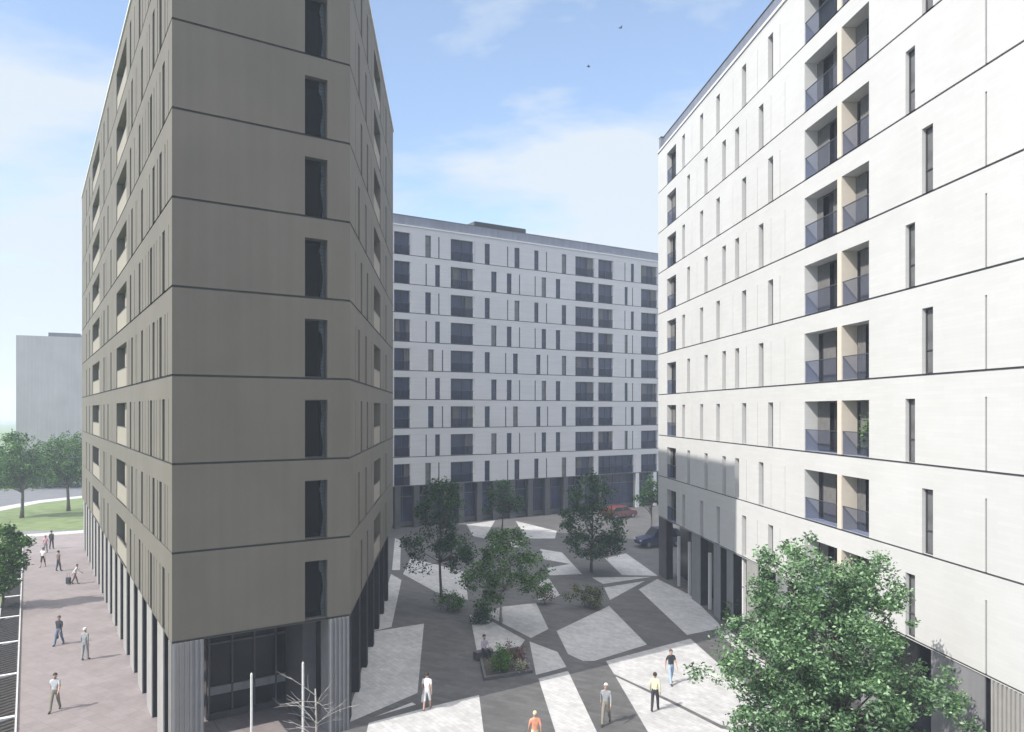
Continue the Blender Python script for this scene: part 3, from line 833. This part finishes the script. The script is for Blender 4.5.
# planting bed
bedc = [G(*p) for p in ((479, 657), (519, 649), (533, 673), (484, 681))]
cxb = sum(p[0] for p in bedc) / 4; cyb = sum(p[1] for p in bedc) / 4
PB = empty('planting_bed', (cxb, cyb, 0), 'dark stone edged planting bed on the plaza holding bright and reddish plants', 'planting bed')
mb = MB(); n = 4
inn = [(cxb + (p[0] - cxb) * .9, cyb + (p[1] - cyb) * .9) for p in bedc]
for i in range(4):
    a, b, c_, d = bedc[i], bedc[(i + 1) % 4], inn[(i + 1) % 4], inn[i]
    poly_prism(mb, [a, b, c_, d], 0.006, .16, 0)
local(mb, PB).build('edging', [M['pillard']], PB)
mb = MB(); poly_prism(mb, inn, .006, .12, 0); local(mb, PB).build('soil', [M['soil']], PB)

# bare young tree and its two white stakes by the recessed corner
def stake(px, py_top, z, label):
    h = hgt(py_top, z); mb = MB()
    mb.tube([(0, 0, 0), (0, 0, h - .05), (0, 0, h)], [.048, .044, .026], 10)
    o = mb.build('tree_stake', [M['stake']], None, (at(px, z), z, 0), smooth=False)
    tag(o, label, 'stake', 'white stakes by the bare tree'); return o
stake(251.5, 673, 27.3, 'white round stake standing left of the bare young tree')
stake(303, 662, 28.1, 'white round stake rising through the bare young tree branches')
bt = empty('bare_tree', (at(316, 27.4), 27.4, 0), 'leafless young tree with thin pale branches before the recessed corner', 'tree')
mb = MB(); rnd = random.Random(12)
mb.tube([(0, 0, 0), (.02, 0, 1.5), (-.03, .02, 3.1)], [.05, .045, .025], 8)
mb.build('trunk', [M['twig']], bt, smooth=True)
mb = MB()
for i in range(15):
    an = rnd.uniform(0, 2 * math.pi); z0 = rnd.uniform(1.2, 3.0); ln = rnd.uniform(.9, 2.0); up = rnd.uniform(.15, 1.1)
    p = Vector((-.02, 0, z0)); pts_ = [p]; d = Vector((math.cos(an), math.sin(an) * .6, up)).normalized()
    for s_ in range(5):
        d = (d + Vector((rnd.uniform(-.15, .15), rnd.uniform(-.15, .15), -.10))).normalized(); p = p + d * ln / 5; pts_.append(p)
    mb.tube(pts_, [.014, .012, .010, .008, .006, .004], 5)
    for q in range(3):
        b = pts_[rnd.randint(1, 4)]; dd = (d + Vector((rnd.uniform(-.8, .8), rnd.uniform(-.5, .5), rnd.uniform(-.2, .8)))).normalized()
        mb.tube([b, b + dd * .25, b + dd * .5 + Vector((0, 0, .04))], [.009, .007, .004], 4)
mb.build('branches', [M['twig']], bt)

# ================================================================== PEOPLE
def pm(name, c, rough=.85): return mat(name, c, rough, .15, 9)
SK = pm('skin', (.42, .26, .19), .55); SK2 = pm('skin_tan', (.30, .18, .12), .55)
HAIR = {'dark': pm('dark_hair', (.03, .022, .018)), 'white': pm('white_hair', (.62, .60, .57)), 'blond': pm('pale_hair', (.50, .42, .28)), 'brown': pm('brown_hair', (.09, .055, .035))}
CL = {'white': pm('white_cloth', (.66, .66, .66)), 'grey': pm('grey_cloth', (.24, .25, .26)), 'dark': pm('dark_cloth', (.03, .032, .04)), 'jeans': pm('jeans', (.10, .14, .22)),
      'paleblue': pm('pale_denim', (.33, .42, .55)), 'khaki': pm('khaki', (.20, .185, .15)), 'cream': pm('cream_cloth', (.60, .57, .38)), 'orange': pm('salmon_cloth', (.62, .27, .17)),
      'pink': pm('pink_cloth', (.50, .30, .32)), 'shirt': pm('pale_shirt', (.42, .44, .47)), 'shoe': pm('shoe', (.04, .035, .03)), 'lilac': pm('lilac_cloth', (.42, .36, .42)), 'brown': pm('brown_cloth', (.14, .10, .08))}

def person(pos, rz, label, top, bottom, hair='dark', H=1.72, stride=.35, arms=.35, longsleeve=True, shorts=False, sit=False, lean=0.0, skin=None, hold=None, z0=0.0, hat=False, group=None):
    skin = skin or SK
    k = H / 1.74
    root = empty('person', (pos[0], pos[1], z0), label, 'person', group, rz)
    J = {}; hz = .93 if not sit else .50
    sn, cs_ = math.sin, math.cos
    J['pel'] = (0, 0, hz + .03)
    up = lambda h, x=0, y=0: (x, y - lean * (h), hz + h)
    J['waist'] = up(.18); J['chest'] = up(.40, 0, -.01); J['neck'] = up(.545); J['jaw'] = up(.63, 0, -.02); J['cran'] = up(.725, 0, .0)
    for s, nm in ((1, 'L'), (-1, 'R')):
        J['sh' + nm] = up(.475, s * .175, 0)
        aa = arms * s
        S_ = Vector(J['sh' + nm])
        if sit: e = S_ + Vector((s * .06, -.08, -.25)); w = e + Vector((-s * .04, -.22, -.06))
        elif hold == 'front': e = S_ + Vector((s * .05, -.04, -.27)); w = e + Vector((-s * .07, -.2, .03))
        else: e = S_ + Vector((s * .05, -.27 * sn(aa) + .03, -.27 * cs_(aa))); w = e + Vector((s * .01, -.25 * sn(aa) - .07, -.24 * cs_(aa)))
        J['el' + nm] = tuple(e); J['wr' + nm] = tuple(w); dw = (w - e).normalized(); J['hd' + nm] = tuple(w + dw * .075)
        J['hip' + nm] = (s * .09, 0, hz - .03)
        st = stride * s * -1
        Hp = Vector(J['hip' + nm])
        if sit: kn = Hp + Vector((s * .04, -.42, .02)); an = kn + Vector((0, .02, -.40))
        else:
            kn = Hp + Vector((s * .01, -.42 * sn(st) - .02, -.42 * cs_(st)))
            st2 = st if st > 0 else st * 1.35
            an = kn + Vector((0, -.40 * sn(st2) + .02, -.40 * cs_(st2)))
        J['kn' + nm] = tuple(kn); J['an' + nm] = tuple(an); J['toe' + nm] = (an.x + s * .02, an.y - .15, max(an.z - .05, .035))
    minz = min(J['anL'][2], J['anR'][2]) - .075
    dz = -minz
    J = {a: (b[0], b[1], b[2] + dz) for a, b in J.items()}
    R = {'pel': (.145, .10), 'waist': (.13, .095), 'chest': (.155, .105), 'neck': (.055, .055), 'jaw': (.066, .075), 'cran': (.08, .095)}
    for nm in 'LR':
        R.update({'sh' + nm: (.062, .062), 'el' + nm: (.045, .045), 'wr' + nm: (.029, .029), 'hd' + nm: (.036, .022), 'hip' + nm: (.088, .09), 'kn' + nm: (.062, .062), 'an' + nm: (.042, .042), 'toe' + nm: (.038, .034)})
        if not shorts: R['kn' + nm] = (.072, .072); R['an' + nm] = (.056, .056)
    segs = [('pel', 'waist'), ('waist', 'chest'), ('chest', 'neck'), ('neck', 'jaw'), ('jaw', 'cran')]
    for nm in 'LR': segs += [('chest', 'sh' + nm), ('sh' + nm, 'el' + nm), ('el' + nm, 'wr' + nm), ('wr' + nm, 'hd' + nm), ('pel', 'hip' + nm), ('hip' + nm, 'kn' + nm), ('kn' + nm, 'an' + nm), ('an' + nm, 'toe' + nm)]
    keys = list(J); idx = {a: i for i, a in enumerate(keys)}
    me = bpy.data.meshes.new('tmp'); me.from_pydata([J[a] for a in keys], [(idx[a], idx[b]) for a, b in segs], [])
    ob = bpy.data.objects.new('tmp', me); COL.objects.link(ob)
    md = ob.modifiers.new('s', 'SKIN'); md.use_smooth_shade = True
    sv = me.skin_vertices[0].data
    for a in keys: sv[idx[a]].radius = R[a]
    sv[idx['pel']].use_root = True
    sb = ob.modifiers.new('d', 'SUBSURF'); sb.levels = 2; sb.render_levels = 2
    dg = bpy.context.evaluated_depsgraph_get(); dg.update()
    em = bpy.data.meshes.new_from_object(ob.evaluated_get(dg))
    bpy.data.objects.remove(ob)
    def m_of(seg, t):
        a = seg[0][:2]
        if seg[0] in ('neck', 'jaw'): return 0
        if seg[0] in ('waist', 'chest'): return 1
        if seg[0] == 'pel': return 2 if seg[1] != 'waist' or t < .45 else 1
        if a == 'sh': return 1 if (longsleeve or t < .65) else 0
        if a == 'el': return 1 if longsleeve and t < .9 else 0
        if a == 'wr': return 0
        if a == 'hi': return 2
        if a == 'kn': return 0 if shorts and t > .1 else 2
        return 3
    SA = [(Vector(J[a]), Vector(J[b]), (a, b)) for a, b in segs]
    for pl in em.polygons:
        c = pl.center; best = 9; bm_ = 0
        for A, B, sg in SA:
            ab = B - A; t = max(0, min(1, (c - A).dot(ab) / ab.length_squared)); dd = (A + ab * t - c).length / (R[sg[0]][0] * (1 - t) + R[sg[1]][0] * t)
            if dd < best: best = dd; bm_ = m_of(sg, t)
        pl.material_index = bm_; pl.use_smooth = True
    # join fingers, face details
    mb = MB(); n0 = len(em.vertices)
    for s, nm in ((1, 'L'), (-1, 'R')):
        w = Vector(J['wr' + nm]); h = Vector(J['hd' + nm]); d = (h - w).normalized()
        side = Vector((0, 1, 0)); side = (side - d * side.dot(d)).normalized(); pal = d.cross(side).normalized() * s
        for i, ln in enumerate((.065, .078, .073, .058)):
            b = h + d * .012 + side * (-.027 + .018 * i) * -1
            mb.tube([b, b + d * ln * .5 + pal * .004, b + d * ln * .85 - pal * .014, b + d * ln - pal * .026], [.0095, .009, .008, .006], 5)
        b = w + d * .03 - side * .025
        mb.tube([b, b + d * .03 - side * .022, b + d * .06 - side * .028], [.011, .010, .007], 5)
    jw, cn = Vector(J['jaw']), Vector(J['cran']); fc = cn.lerp(jw, .35)
    mb.tube([fc + Vector((0, -.078, .022)), fc + Vector((0, -.104, -.018)), fc + Vector((0, -.085, -.026))], [.007, .014, .010], 6)
    for s in (1, -1):
        mb.ball(fc + Vector((s * .078, .005, -.005)), (.012, .022, .032), 0, 6, 5)
        mb.ball(fc + Vector((s * .030, -.082, .02)), (.012, .008, .007), 1, 6, 5)
    mb.ball(jw + Vector((0, -.078, -.012)), (.024, .008, .006), 2, 6, 5)
    vs = [v.co.copy() for v in em.vertices] + [Vector(v) for v in mb.v]
    fs = [tuple(p.vertices) for p in em.polygons] + [tuple(n0 + i for i in f) for f in mb.f]
    ms = [p.material_index for p in em.polygons] + [{0: 0, 1: 4, 2: 5}[m] for m in mb.m]
    bm2 = bpy.data.meshes.new('body'); bm2.from_pydata([v * k for v in vs], [], fs)
    for m in (skin, CL[top], CL[bottom], CL['shoe'], HAIR['dark'], CL['brown']): bm2.materials.append(m)
    bm2.polygons.foreach_set('material_index', ms); bm2.polygons.foreach_set('use_smooth', [True] * len(fs)); bm2.update()
    bpy.data.meshes.remove(em)
    link('body', bm2, root)
    hb_ = MB(); nu, nv = 12, 6; c = cn + Vector((0, .012, .01))
    g = []
    for a in range(nv + 1):
        th = math.pi * .60 * a / nv
        for b in range(nu):
            ph = 2 * math.pi * b / nu; front = max(0, -math.sin(ph)); t2 = th * (1 - .38 * front)
            g.append((c.x + .093 * sn(t2) * cs_(ph), c.y + .108 * sn(t2) * sn(ph), c.z + .105 * cs_(t2)))
    hb_.v = [tuple(Vector(v) * k) for v in g]
    for a in range(nv):
        for b in range(nu): hb_.f.append((a * nu + b, (a + 1) * nu + b, (a + 1) * nu + (b + 1) % nu, a * nu + (b + 1) % nu)); hb_.m.append(0)
    hb_.build('hair' if not hat else 'hat', [HAIR[hair] if not hat else CL['white']], root, smooth=True)
    return root, {a: Vector(b) * k for a, b in J.items()}

def bag(root, J, hand, col, label, name='bag', sz=(.10, .28, .34)):
    """bag hanging from the hand: rounded body and a loop handle"""
    p = root.matrix_basis @ (J['hd' + hand] + Vector((0, 0, -.02)))
    mb = MB(); w, l, h = sz
    b = bmesh.new(); bmesh.ops.create_cube(b, size=1)
    for v in b.verts: v.co = Vector((v.co.x * w * (1.0 if v.co.z < 0 else .6), v.co.y * l, v.co.z * h - h * .5 - .14))
    bmesh.ops.bevel(b, geom=list(b.edges), offset=.03, segments=2, affect='EDGES')
    me = bpy.data.meshes.new('pouch'); b.to_mesh(me); b.free(); me.materials.append(col)
    r = empty(name, p, label, 'bag', rz=root.rotation_euler.z)
    link('pouch', me, r)
    mb.tube([(0, -l * .3, -.15), (0, -l * .2, -.04), (0, 0, 0), (0, l * .2, -.04), (0, l * .3, -.15)], .009, 6)
    mb.build('handle', [col], r)

PI = math.pi
# left street
person(G(55, 711), .15, 'person in pale grey shirt and khaki trousers walking nearest on the left street', 'shirt', 'khaki', 'dark', 1.72, .3, .45, False)
person(G(85, 660), PI - .2, 'white haired person in grey clothes seen from behind on the left street', 'grey', 'grey', 'white', 1.74, .12, .12)
r, J = person(G(59, 645), -.1, 'person in dark vest and jeans carrying a black bag on the left street', 'dark', 'jeans', 'brown', 1.70, .28, .3)
bag(r, J, 'R', CL['dark'], 'black bag carried by the person in dark vest')
r, J = person(G(75, 584), 1.9, 'person in pale top leaning forward and pulling a dark trolley case', 'white', 'brown', 'dark', 1.55, .3, .6, lean=.25)
TC_ = empty('trolley_case', (G(75, 584)[0] - .45, G(75, 584)[1] - .1, 0), 'small dark trolley case pulled by the leaning person', 'suitcase')
mb = MB(); mb.box((0, 0, .30), (.3, .2, .46), 0); mb.build('case_body', [CL['dark']], TC_)
mb = MB(); mb.tube([(-.1, 0, .52), (-.1, 0, .85), (.1, 0, .85), (.1, 0, .52)], .012, 6); mb.build('handle', [M['frame']], TC_)
for s in (-1, 1):
    mb = MB(); mb.tube([(s * .12 - .02, .06, .04), (s * .12 + .02, .06, .04)], .038, 10); mb.build('wheel', [CL['shoe']], TC_)
person(G(58.5, 571), 2.6, 'slim person in plain dark clothes, middle of the three far walkers', 'brown', 'dark', 'dark', 1.72, .15, .1)
person(G(43, 567), .1, 'person in white top and dark shorts far along the left street', 'white', 'dark', 'brown', 1.70, .25, .3, False, True)
person(G(51.5, 549), PI, 'dark clothed person farthest along the left street', 'dark', 'dark', 'dark', 1.78, .12, .15)
person(G(45.5, 553), .3, 'person in pink top beside the farthest walker on the left street', 'pink', 'grey', 'brown', 1.66, .2, .2)
# plaza
r, J = person(G(427, 710), PI - .15, 'person in white shirt and shorts with a white bag, beside the dark paving at left', 'white', 'white', 'dark', 1.70, .22, .2, False, True)
bag(r, J, 'L', CL['white'], 'white shopping bag held by the person in white shorts')
person(G(535, 754), PI + .2, 'pale haired person in salmon top at the bottom edge of the plaza', 'orange', 'cream', 'blond', 1.70, .25, .2, False)
person(G(606, 724), -.3, 'person in grey top and tan trousers on the dark strip, right of centre', 'grey', 'khaki', 'white', 1.78, .35, .4)
person(G(655, 711), PI - .4, 'person in cream jacket and dark trousers standing on the white paving', 'cream', 'dark', 'dark', 1.74, .22, .15)
person(G(671, 684), .25, 'person in dark vest and pale blue jeans walking on the white paving', 'dark', 'paleblue', 'brown', 1.72, .28, .3, False)
sp = G(484, 660)
person((sp[0], sp[1] + .3), .7, 'dark haired person in lilac top seated on a block by the planting bed', 'lilac', 'dark', 'dark', 1.68, sit=True, z0=.012)
bb = bmesh.new(); bmesh.ops.create_cube(bb, size=1)
for v in bb.verts: v.co = Vector((v.co.x * 1.1, v.co.y * .42, v.co.z * .40))
bmesh.ops.bevel(bb, geom=list(bb.edges), offset=.02, segments=2, affect='EDGES')
me = bpy.data.meshes.new('stone_bench'); bb.to_mesh(me); bb.free(); me.materials.append(M['pillard'])
dx, dy = math.sin(.7) * .08, math.cos(.7) * .08
o = link('stone_bench', me, None, (sp[0] - dx, sp[1] + .3 + dy, .212), .7); tag(o, 'dark stone bench block under the seated person', 'bench')

# ==================================================================== CARS
def car(loc, rz, L, H, body, label, group=None):
    root = empty('parked_car', (*loc, 0), label, 'car', group, rz)
    W_ = 1.8
    prof = [(-L / 2, .35), (-L / 2 + .05, .85), (-L / 2 + .25, .95), (-L * .36, H * .93), (-L * .28, H), (L * .12, H), (L * .26, .98 + .05), (L / 2 - .15, .86), (L / 2, .65), (L / 2 - .03, .32), (L / 2 - .3, .25), (-L / 2 + .2, .25)]
    b = bmesh.new(); rings = []
    for y, inset_ in ((-W_ / 2, 1), (-W_ / 2 + .12, 0), (W_ / 2 - .12, 0), (W_ / 2, 1)):
        ring = []
        for x, z in prof:
            t = max(0, (z - .9) / (H - .9))
            yy = y * (1 - .14 * t) if True else y
            if inset_: xx = x * .975; zz_ = z * .985 + .005
            else: xx = x; zz_ = z
            ring.append(b.verts.new((xx, yy, zz_)))
        rings.append(ring)
    n = len(prof)
    for r0, r1 in zip(rings, rings[1:]):
        for i in range(n): b.faces.new((r0[i], r0[(i + 1) % n], r1[(i + 1) % n], r1[i]))
    b.faces.new(rings[0][::-1]); b.faces.new(rings[-1])
    bmesh.ops.recalc_face_normals(b, faces=b.faces)
    me = bpy.data.meshes.new('body'); b.to_mesh(me); b.free(); me.materials.append(body)
    for p in me.polygons: p.use_smooth = False
    link('body', me, root)
    gl = M['glass']
    for s in (-1, 1):
        mb = MB()
        f = lambda x, z: (x, s * (W_ / 2 * (1 - .14 * max(0, (z - .9) / (H - .9))) + .006), z)
        mb.face([f(-L * .34, 1.0), f(-L * .05, 1.0), f(-L * .05, H * .93), f(-L * .30, H * .93)], 0)
        mb.face([f(-L * .03, 1.0), f(L * .215, 1.0), f(L * .11, H * .93), f(-L * .03, H * .93)], 0)
        mb.build('side_window', [gl], root)
    mb = MB(); a, c = (L * .13, H - .02), (L * .25, 1.06)
    mb.face([(a[0] + .012, -.68, a[1]), (a[0] + .012, .68, a[1]), (c[0] + .015, .78, c[1]), (c[0] + .015, -.78, c[1])], 0); mb.build('windscreen', [gl], root)
    mb = MB(); mb.face([(-L * .29 - .03, -.66, H - .04), (-L * .29 - .03, .66, H - .04), (-L * .37 - .06, .76, 1.28 * H / 1.5), (-L * .37 - .06, -.76, 1.28 * H / 1.5)], 0); mb.build('rear_window', [gl], root)
    for x in (-L * .31, L * .32):
        for s in (-1, 1):
            wb = MB(); wb.tube([(x, s * .72, .33), (x, s * .915, .33)], .33, 18); w_ = wb.build('wheel', [CL['shoe']], root)
            rb = MB(); rb.tube([(x, s * .90, .33), (x, s * .925, .33)], .19, 12); rb.build('rim', [M['parapet']], w_)
    for s in (-1, 1):
        mb = MB(); mb.box((L / 2 - .06, s * .66, .70), (.1, .3, .13), 0); mb.build('headlight', [M['trim']], root)
        mb = MB(); mb.box((-L / 2 + .04, s * .70, .82), (.1, .2, .2), 0); mb.build('tail_light', [RED], root)
    return root
RED = mat('red_lens', (.45, .02, .02), .3, .05, 3)
car((14.6, 73.5), .25 + PI, 4.7, 1.85, mat('navy_paint', (.02, .028, .075), .25, .05, 2, spec=.8), 'dark blue parked car half hidden by the far corner of the white block')
car((at(620, 93), 93.0), .55, 4.3, 1.5, mat('red_paint', (.13, .022, .02), .3, .05, 2, spec=.8), 'red parked car at the far end of the plaza behind the dense tree')

# potted plant on a balcony of the white block
u = WR.u(861); p = WR.w(u, -.42, GF + 2 * F + .085)
PP = empty('potted_plant', p, 'tall green potted plant standing on a balcony of the white block', 'plant')
mb = MB(); mb.tube([(0, 0, 0), (0, 0, .32)], [.13, .17], 12); mb.build('pot', [M['frame']], PP)
rng = np.random.default_rng(9); cs = rng.normal(size=(700, 3)) * np.array([.20, .16, .36]) + np.array([0, 0, 1.0])
cs[:, 1] = np.clip(cs[:, 1], -.3, .26); cs[:, 0] = np.clip(cs[:, 0], -.4, .3)
V, mi = leaves(rng, cs, .13, .06, 3); link('foliage', leaf_mesh('foliage', V, mi, LF['bright']), PP)
mb = MB()
for i in range(5): mb.tube([(0, 0, .3), (rng.uniform(-.1, .1), rng.uniform(-.08, .08), .9), (rng.uniform(-.15, .15), rng.uniform(-.1, .1), 1.4)], [.012, .01, .005], 5)
mb.build('stem', [M['bark']], PP)

# birds
def bird(px, py, z, label, rz, fl):
    r = empty('bird', (at(px, z), z, hgt(py, z)), label, 'bird', 'birds in the sky', rz)
    mb = MB(); mb.tube([(-.22, 0, 0), (-.16, 0, .0), (-.05, 0, .0), (.08, 0, .01), (.15, 0, .03), (.19, 0, .03), (.23, 0, .02)], [.035, .03, .06, .06, .035, .035, .006], 8)
    for s in (-1, 1):
        pts_ = [(0.07, s * .04, .02), (.09, s * .22, .02 + fl), (.0, s * .42, .0 + fl * 1.2), (-.05, s * .22, .01 + fl), (-.05, s * .04, .02)]
        mb.face(pts_); mb.face([(x, y, z_ - .012) for x, y, z_ in pts_][::-1])
    mb.build('body', [CL['dark']], r, smooth=True)
bird(620.5, 28, 85, 'small dark bird high in the sky, nearer the white block', .4, .10)
bird(588.5, 66.5, 85, 'small dark bird lower in the sky, toward the middle', -.3, .02)

# ============================================================ LIGHT AND AIR
az = Vector((.833, .553)).normalized()     # direction the light travels
ELEV = math.radians(46)
travel = Vector((az.x * math.cos(ELEV), az.y * math.cos(ELEV), -math.sin(ELEV)))
sd = bpy.data.lights.new('sun', 'SUN'); sd.energy = 3.7; sd.angle = math.radians(.53); sd.color = (1.0, .955, .89)
so = bpy.data.objects.new('sun', sd); so.rotation_euler = travel.to_track_quat('-Z', 'Y').to_euler(); so.location = (-30, -20, 60); COL.objects.link(so)

w = bpy.data.worlds.new('World'); S.world = w; w.use_nodes = True
nt = w.node_tree; N = nt.nodes; L = nt.links; bg = N['Background']
sky = N.new('ShaderNodeTexSky'); sky.sky_type = 'NISHITA'; sky.sun_disc = False; sky.sun_elevation = ELEV
sky.sun_rotation = math.atan2(-az.x, -az.y); sky.altitude = 50; sky.air_density = 1.0; sky.dust_density = .4; sky.ozone_density = 1.6
tc = N.new('ShaderNodeTexCoord'); sp_ = N.new('ShaderNodeSeparateXYZ'); L.new(tc.outputs['Generated'], sp_.inputs[0])
mz = N.new('ShaderNodeMath'); mz.operation = 'ADD'; mz.inputs[1].default_value = .25; L.new(sp_.outputs['Z'], mz.inputs[0])
ma = N.new('ShaderNodeMath'); ma.operation = 'MAXIMUM'; ma.inputs[1].default_value = .05; L.new(mz.outputs[0], ma.inputs[0])
dxn = N.new('ShaderNodeMath'); dxn.operation = 'DIVIDE'; L.new(sp_.outputs['X'], dxn.inputs[0]); L.new(ma.outputs[0], dxn.inputs[1])
dyn = N.new('ShaderNodeMath'); dyn.operation = 'DIVIDE'; L.new(sp_.outputs['Y'], dyn.inputs[0]); L.new(ma.outputs[0], dyn.inputs[1])
cv = N.new('ShaderNodeCombineXYZ'); L.new(dxn.outputs[0], cv.inputs[0]); L.new(dyn.outputs[0], cv.inputs[1])
mpn = N.new('ShaderNodeMapping'); mpn.inputs['Location'].default_value = (3.1, .9, .4); mpn.inputs['Rotation'].default_value = (0, 0, .3); mpn.inputs['Scale'].default_value = (.8, 1.25, 1); L.new(cv.outputs[0], mpn.inputs['Vector'])
cn_ = N.new('ShaderNodeTexNoise'); cn_.inputs['Scale'].default_value = 2.1; cn_.inputs['Detail'].default_value = 9; cn_.inputs['Roughness'].default_value = .56; cn_.inputs['Distortion'].default_value = .3
L.new(mpn.outputs[0], cn_.inputs['Vector'])
cr_ = N.new('ShaderNodeValToRGB'); cr_.color_ramp.elements[0].position = .46; cr_.color_ramp.elements[1].position = .62
cr_.color_ramp.elements[0].color = (.16, .16, .16, 1); cr_.color_ramp.elements[1].color = (.95, .95, .95, 1)
cs_1 = N.new('ShaderNodeMapRange'); cs_1.inputs['From Min'].default_value = .12; cs_1.inputs['From Max'].default_value = .48; cs_1.inputs['To Min'].default_value = .20; cs_1.inputs['To Max'].default_value = -.05
L.new(sp_.outputs['Z'], cs_1.inputs['Value'])
cs_2 = N.new('ShaderNodeMath'); cs_2.operation = 'ADD'; L.new(cn_.outputs['Fac'], cs_2.inputs[0]); L.new(cs_1.outputs[0], cs_2.inputs[1])
L.new(cs_2.outputs[0], cr_.inputs['Fac'])
# more cloud low down
hz_ = N.new('ShaderNodeMapRange'); hz_.inputs['From Min'].default_value = .05; hz_.inputs['From Max'].default_value = .34; hz_.inputs['To Min'].default_value = .8; hz_.inputs['To Max'].default_value = 0.0
L.new(sp_.outputs['Z'], hz_.inputs['Value'])
mxa = N.new('ShaderNodeMath'); mxa.operation = 'MAXIMUM'; L.new(cr_.outputs[0], mxa.inputs[0]); L.new(hz_.outputs[0], mxa.inputs[1])
mix = N.new('ShaderNodeMix'); mix.data_type = 'RGBA'; L.new(mxa.outputs[0], mix.inputs[0]); L.new(sky.outputs[0], mix.inputs[6]); 
# out-of-view bright cloud overhead, added as fill light; behind-camera share is off
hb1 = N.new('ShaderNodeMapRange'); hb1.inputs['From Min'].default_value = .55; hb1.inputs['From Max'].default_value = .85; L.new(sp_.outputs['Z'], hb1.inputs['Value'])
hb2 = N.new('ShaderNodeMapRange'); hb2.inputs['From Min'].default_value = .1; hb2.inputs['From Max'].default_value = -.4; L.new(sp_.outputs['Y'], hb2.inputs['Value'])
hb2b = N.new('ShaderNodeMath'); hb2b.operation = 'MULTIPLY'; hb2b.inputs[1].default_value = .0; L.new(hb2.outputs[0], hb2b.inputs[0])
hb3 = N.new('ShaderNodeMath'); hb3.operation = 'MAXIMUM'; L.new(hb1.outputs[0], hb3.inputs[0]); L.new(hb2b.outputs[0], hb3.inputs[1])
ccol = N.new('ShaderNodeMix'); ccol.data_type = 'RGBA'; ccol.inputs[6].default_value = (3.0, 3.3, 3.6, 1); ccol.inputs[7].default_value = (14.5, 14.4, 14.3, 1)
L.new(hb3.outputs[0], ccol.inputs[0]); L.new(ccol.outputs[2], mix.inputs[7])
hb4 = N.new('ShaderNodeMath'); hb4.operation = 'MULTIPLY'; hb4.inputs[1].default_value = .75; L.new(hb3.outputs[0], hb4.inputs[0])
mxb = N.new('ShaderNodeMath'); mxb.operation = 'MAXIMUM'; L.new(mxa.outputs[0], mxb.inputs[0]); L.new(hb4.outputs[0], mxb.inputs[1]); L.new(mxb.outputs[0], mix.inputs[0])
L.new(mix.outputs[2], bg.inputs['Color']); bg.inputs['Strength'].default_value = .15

hm = bpy.data.materials.new('haze_air'); hm.use_nodes = True; hn = hm.node_tree
for n_ in list(hn.nodes):
    if n_.type == 'BSDF_PRINCIPLED': hn.nodes.remove(n_)
pv = hn.nodes.new('ShaderNodeVolumePrincipled'); pv.inputs['Color'].default_value = (.76, .86, 1, 1); pv.inputs['Density'].default_value = .0009; pv.inputs['Anisotropy'].default_value = .0
hn.links.new(pv.outputs[0], hn.nodes['Material Output'].inputs['Volume'])
mb = MB(); mb.box((0, 520, 19.5), (2400, 1220, 41), 0)
tag(mb.build('haze', [hm]), 'thin bluish haze filling the air over the plaza and streets', 'haze', kind='stuff')

cd = bpy.data.cameras.new('camera'); cd.sensor_width = 36; cd.lens = FPX / 1024 * 36; cd.shift_y = 45 / 1024; cd.clip_end = 4000; cd.clip_start = .1
co = bpy.data.objects.new('camera', cd); co.location = (0, 0, EYE); co.rotation_euler = (math.pi / 2, 0, 0); COL.objects.link(co); S.camera = co
S.view_settings.view_transform = 'Standard'; S.view_settings.look = 'None'; S.view_settings.gamma = 1; S.view_settings.exposure = .80
S.cycles.volume_bounces = 1; S.cycles.max_bounces = 8; S.cycles.transparent_max_bounces = 12
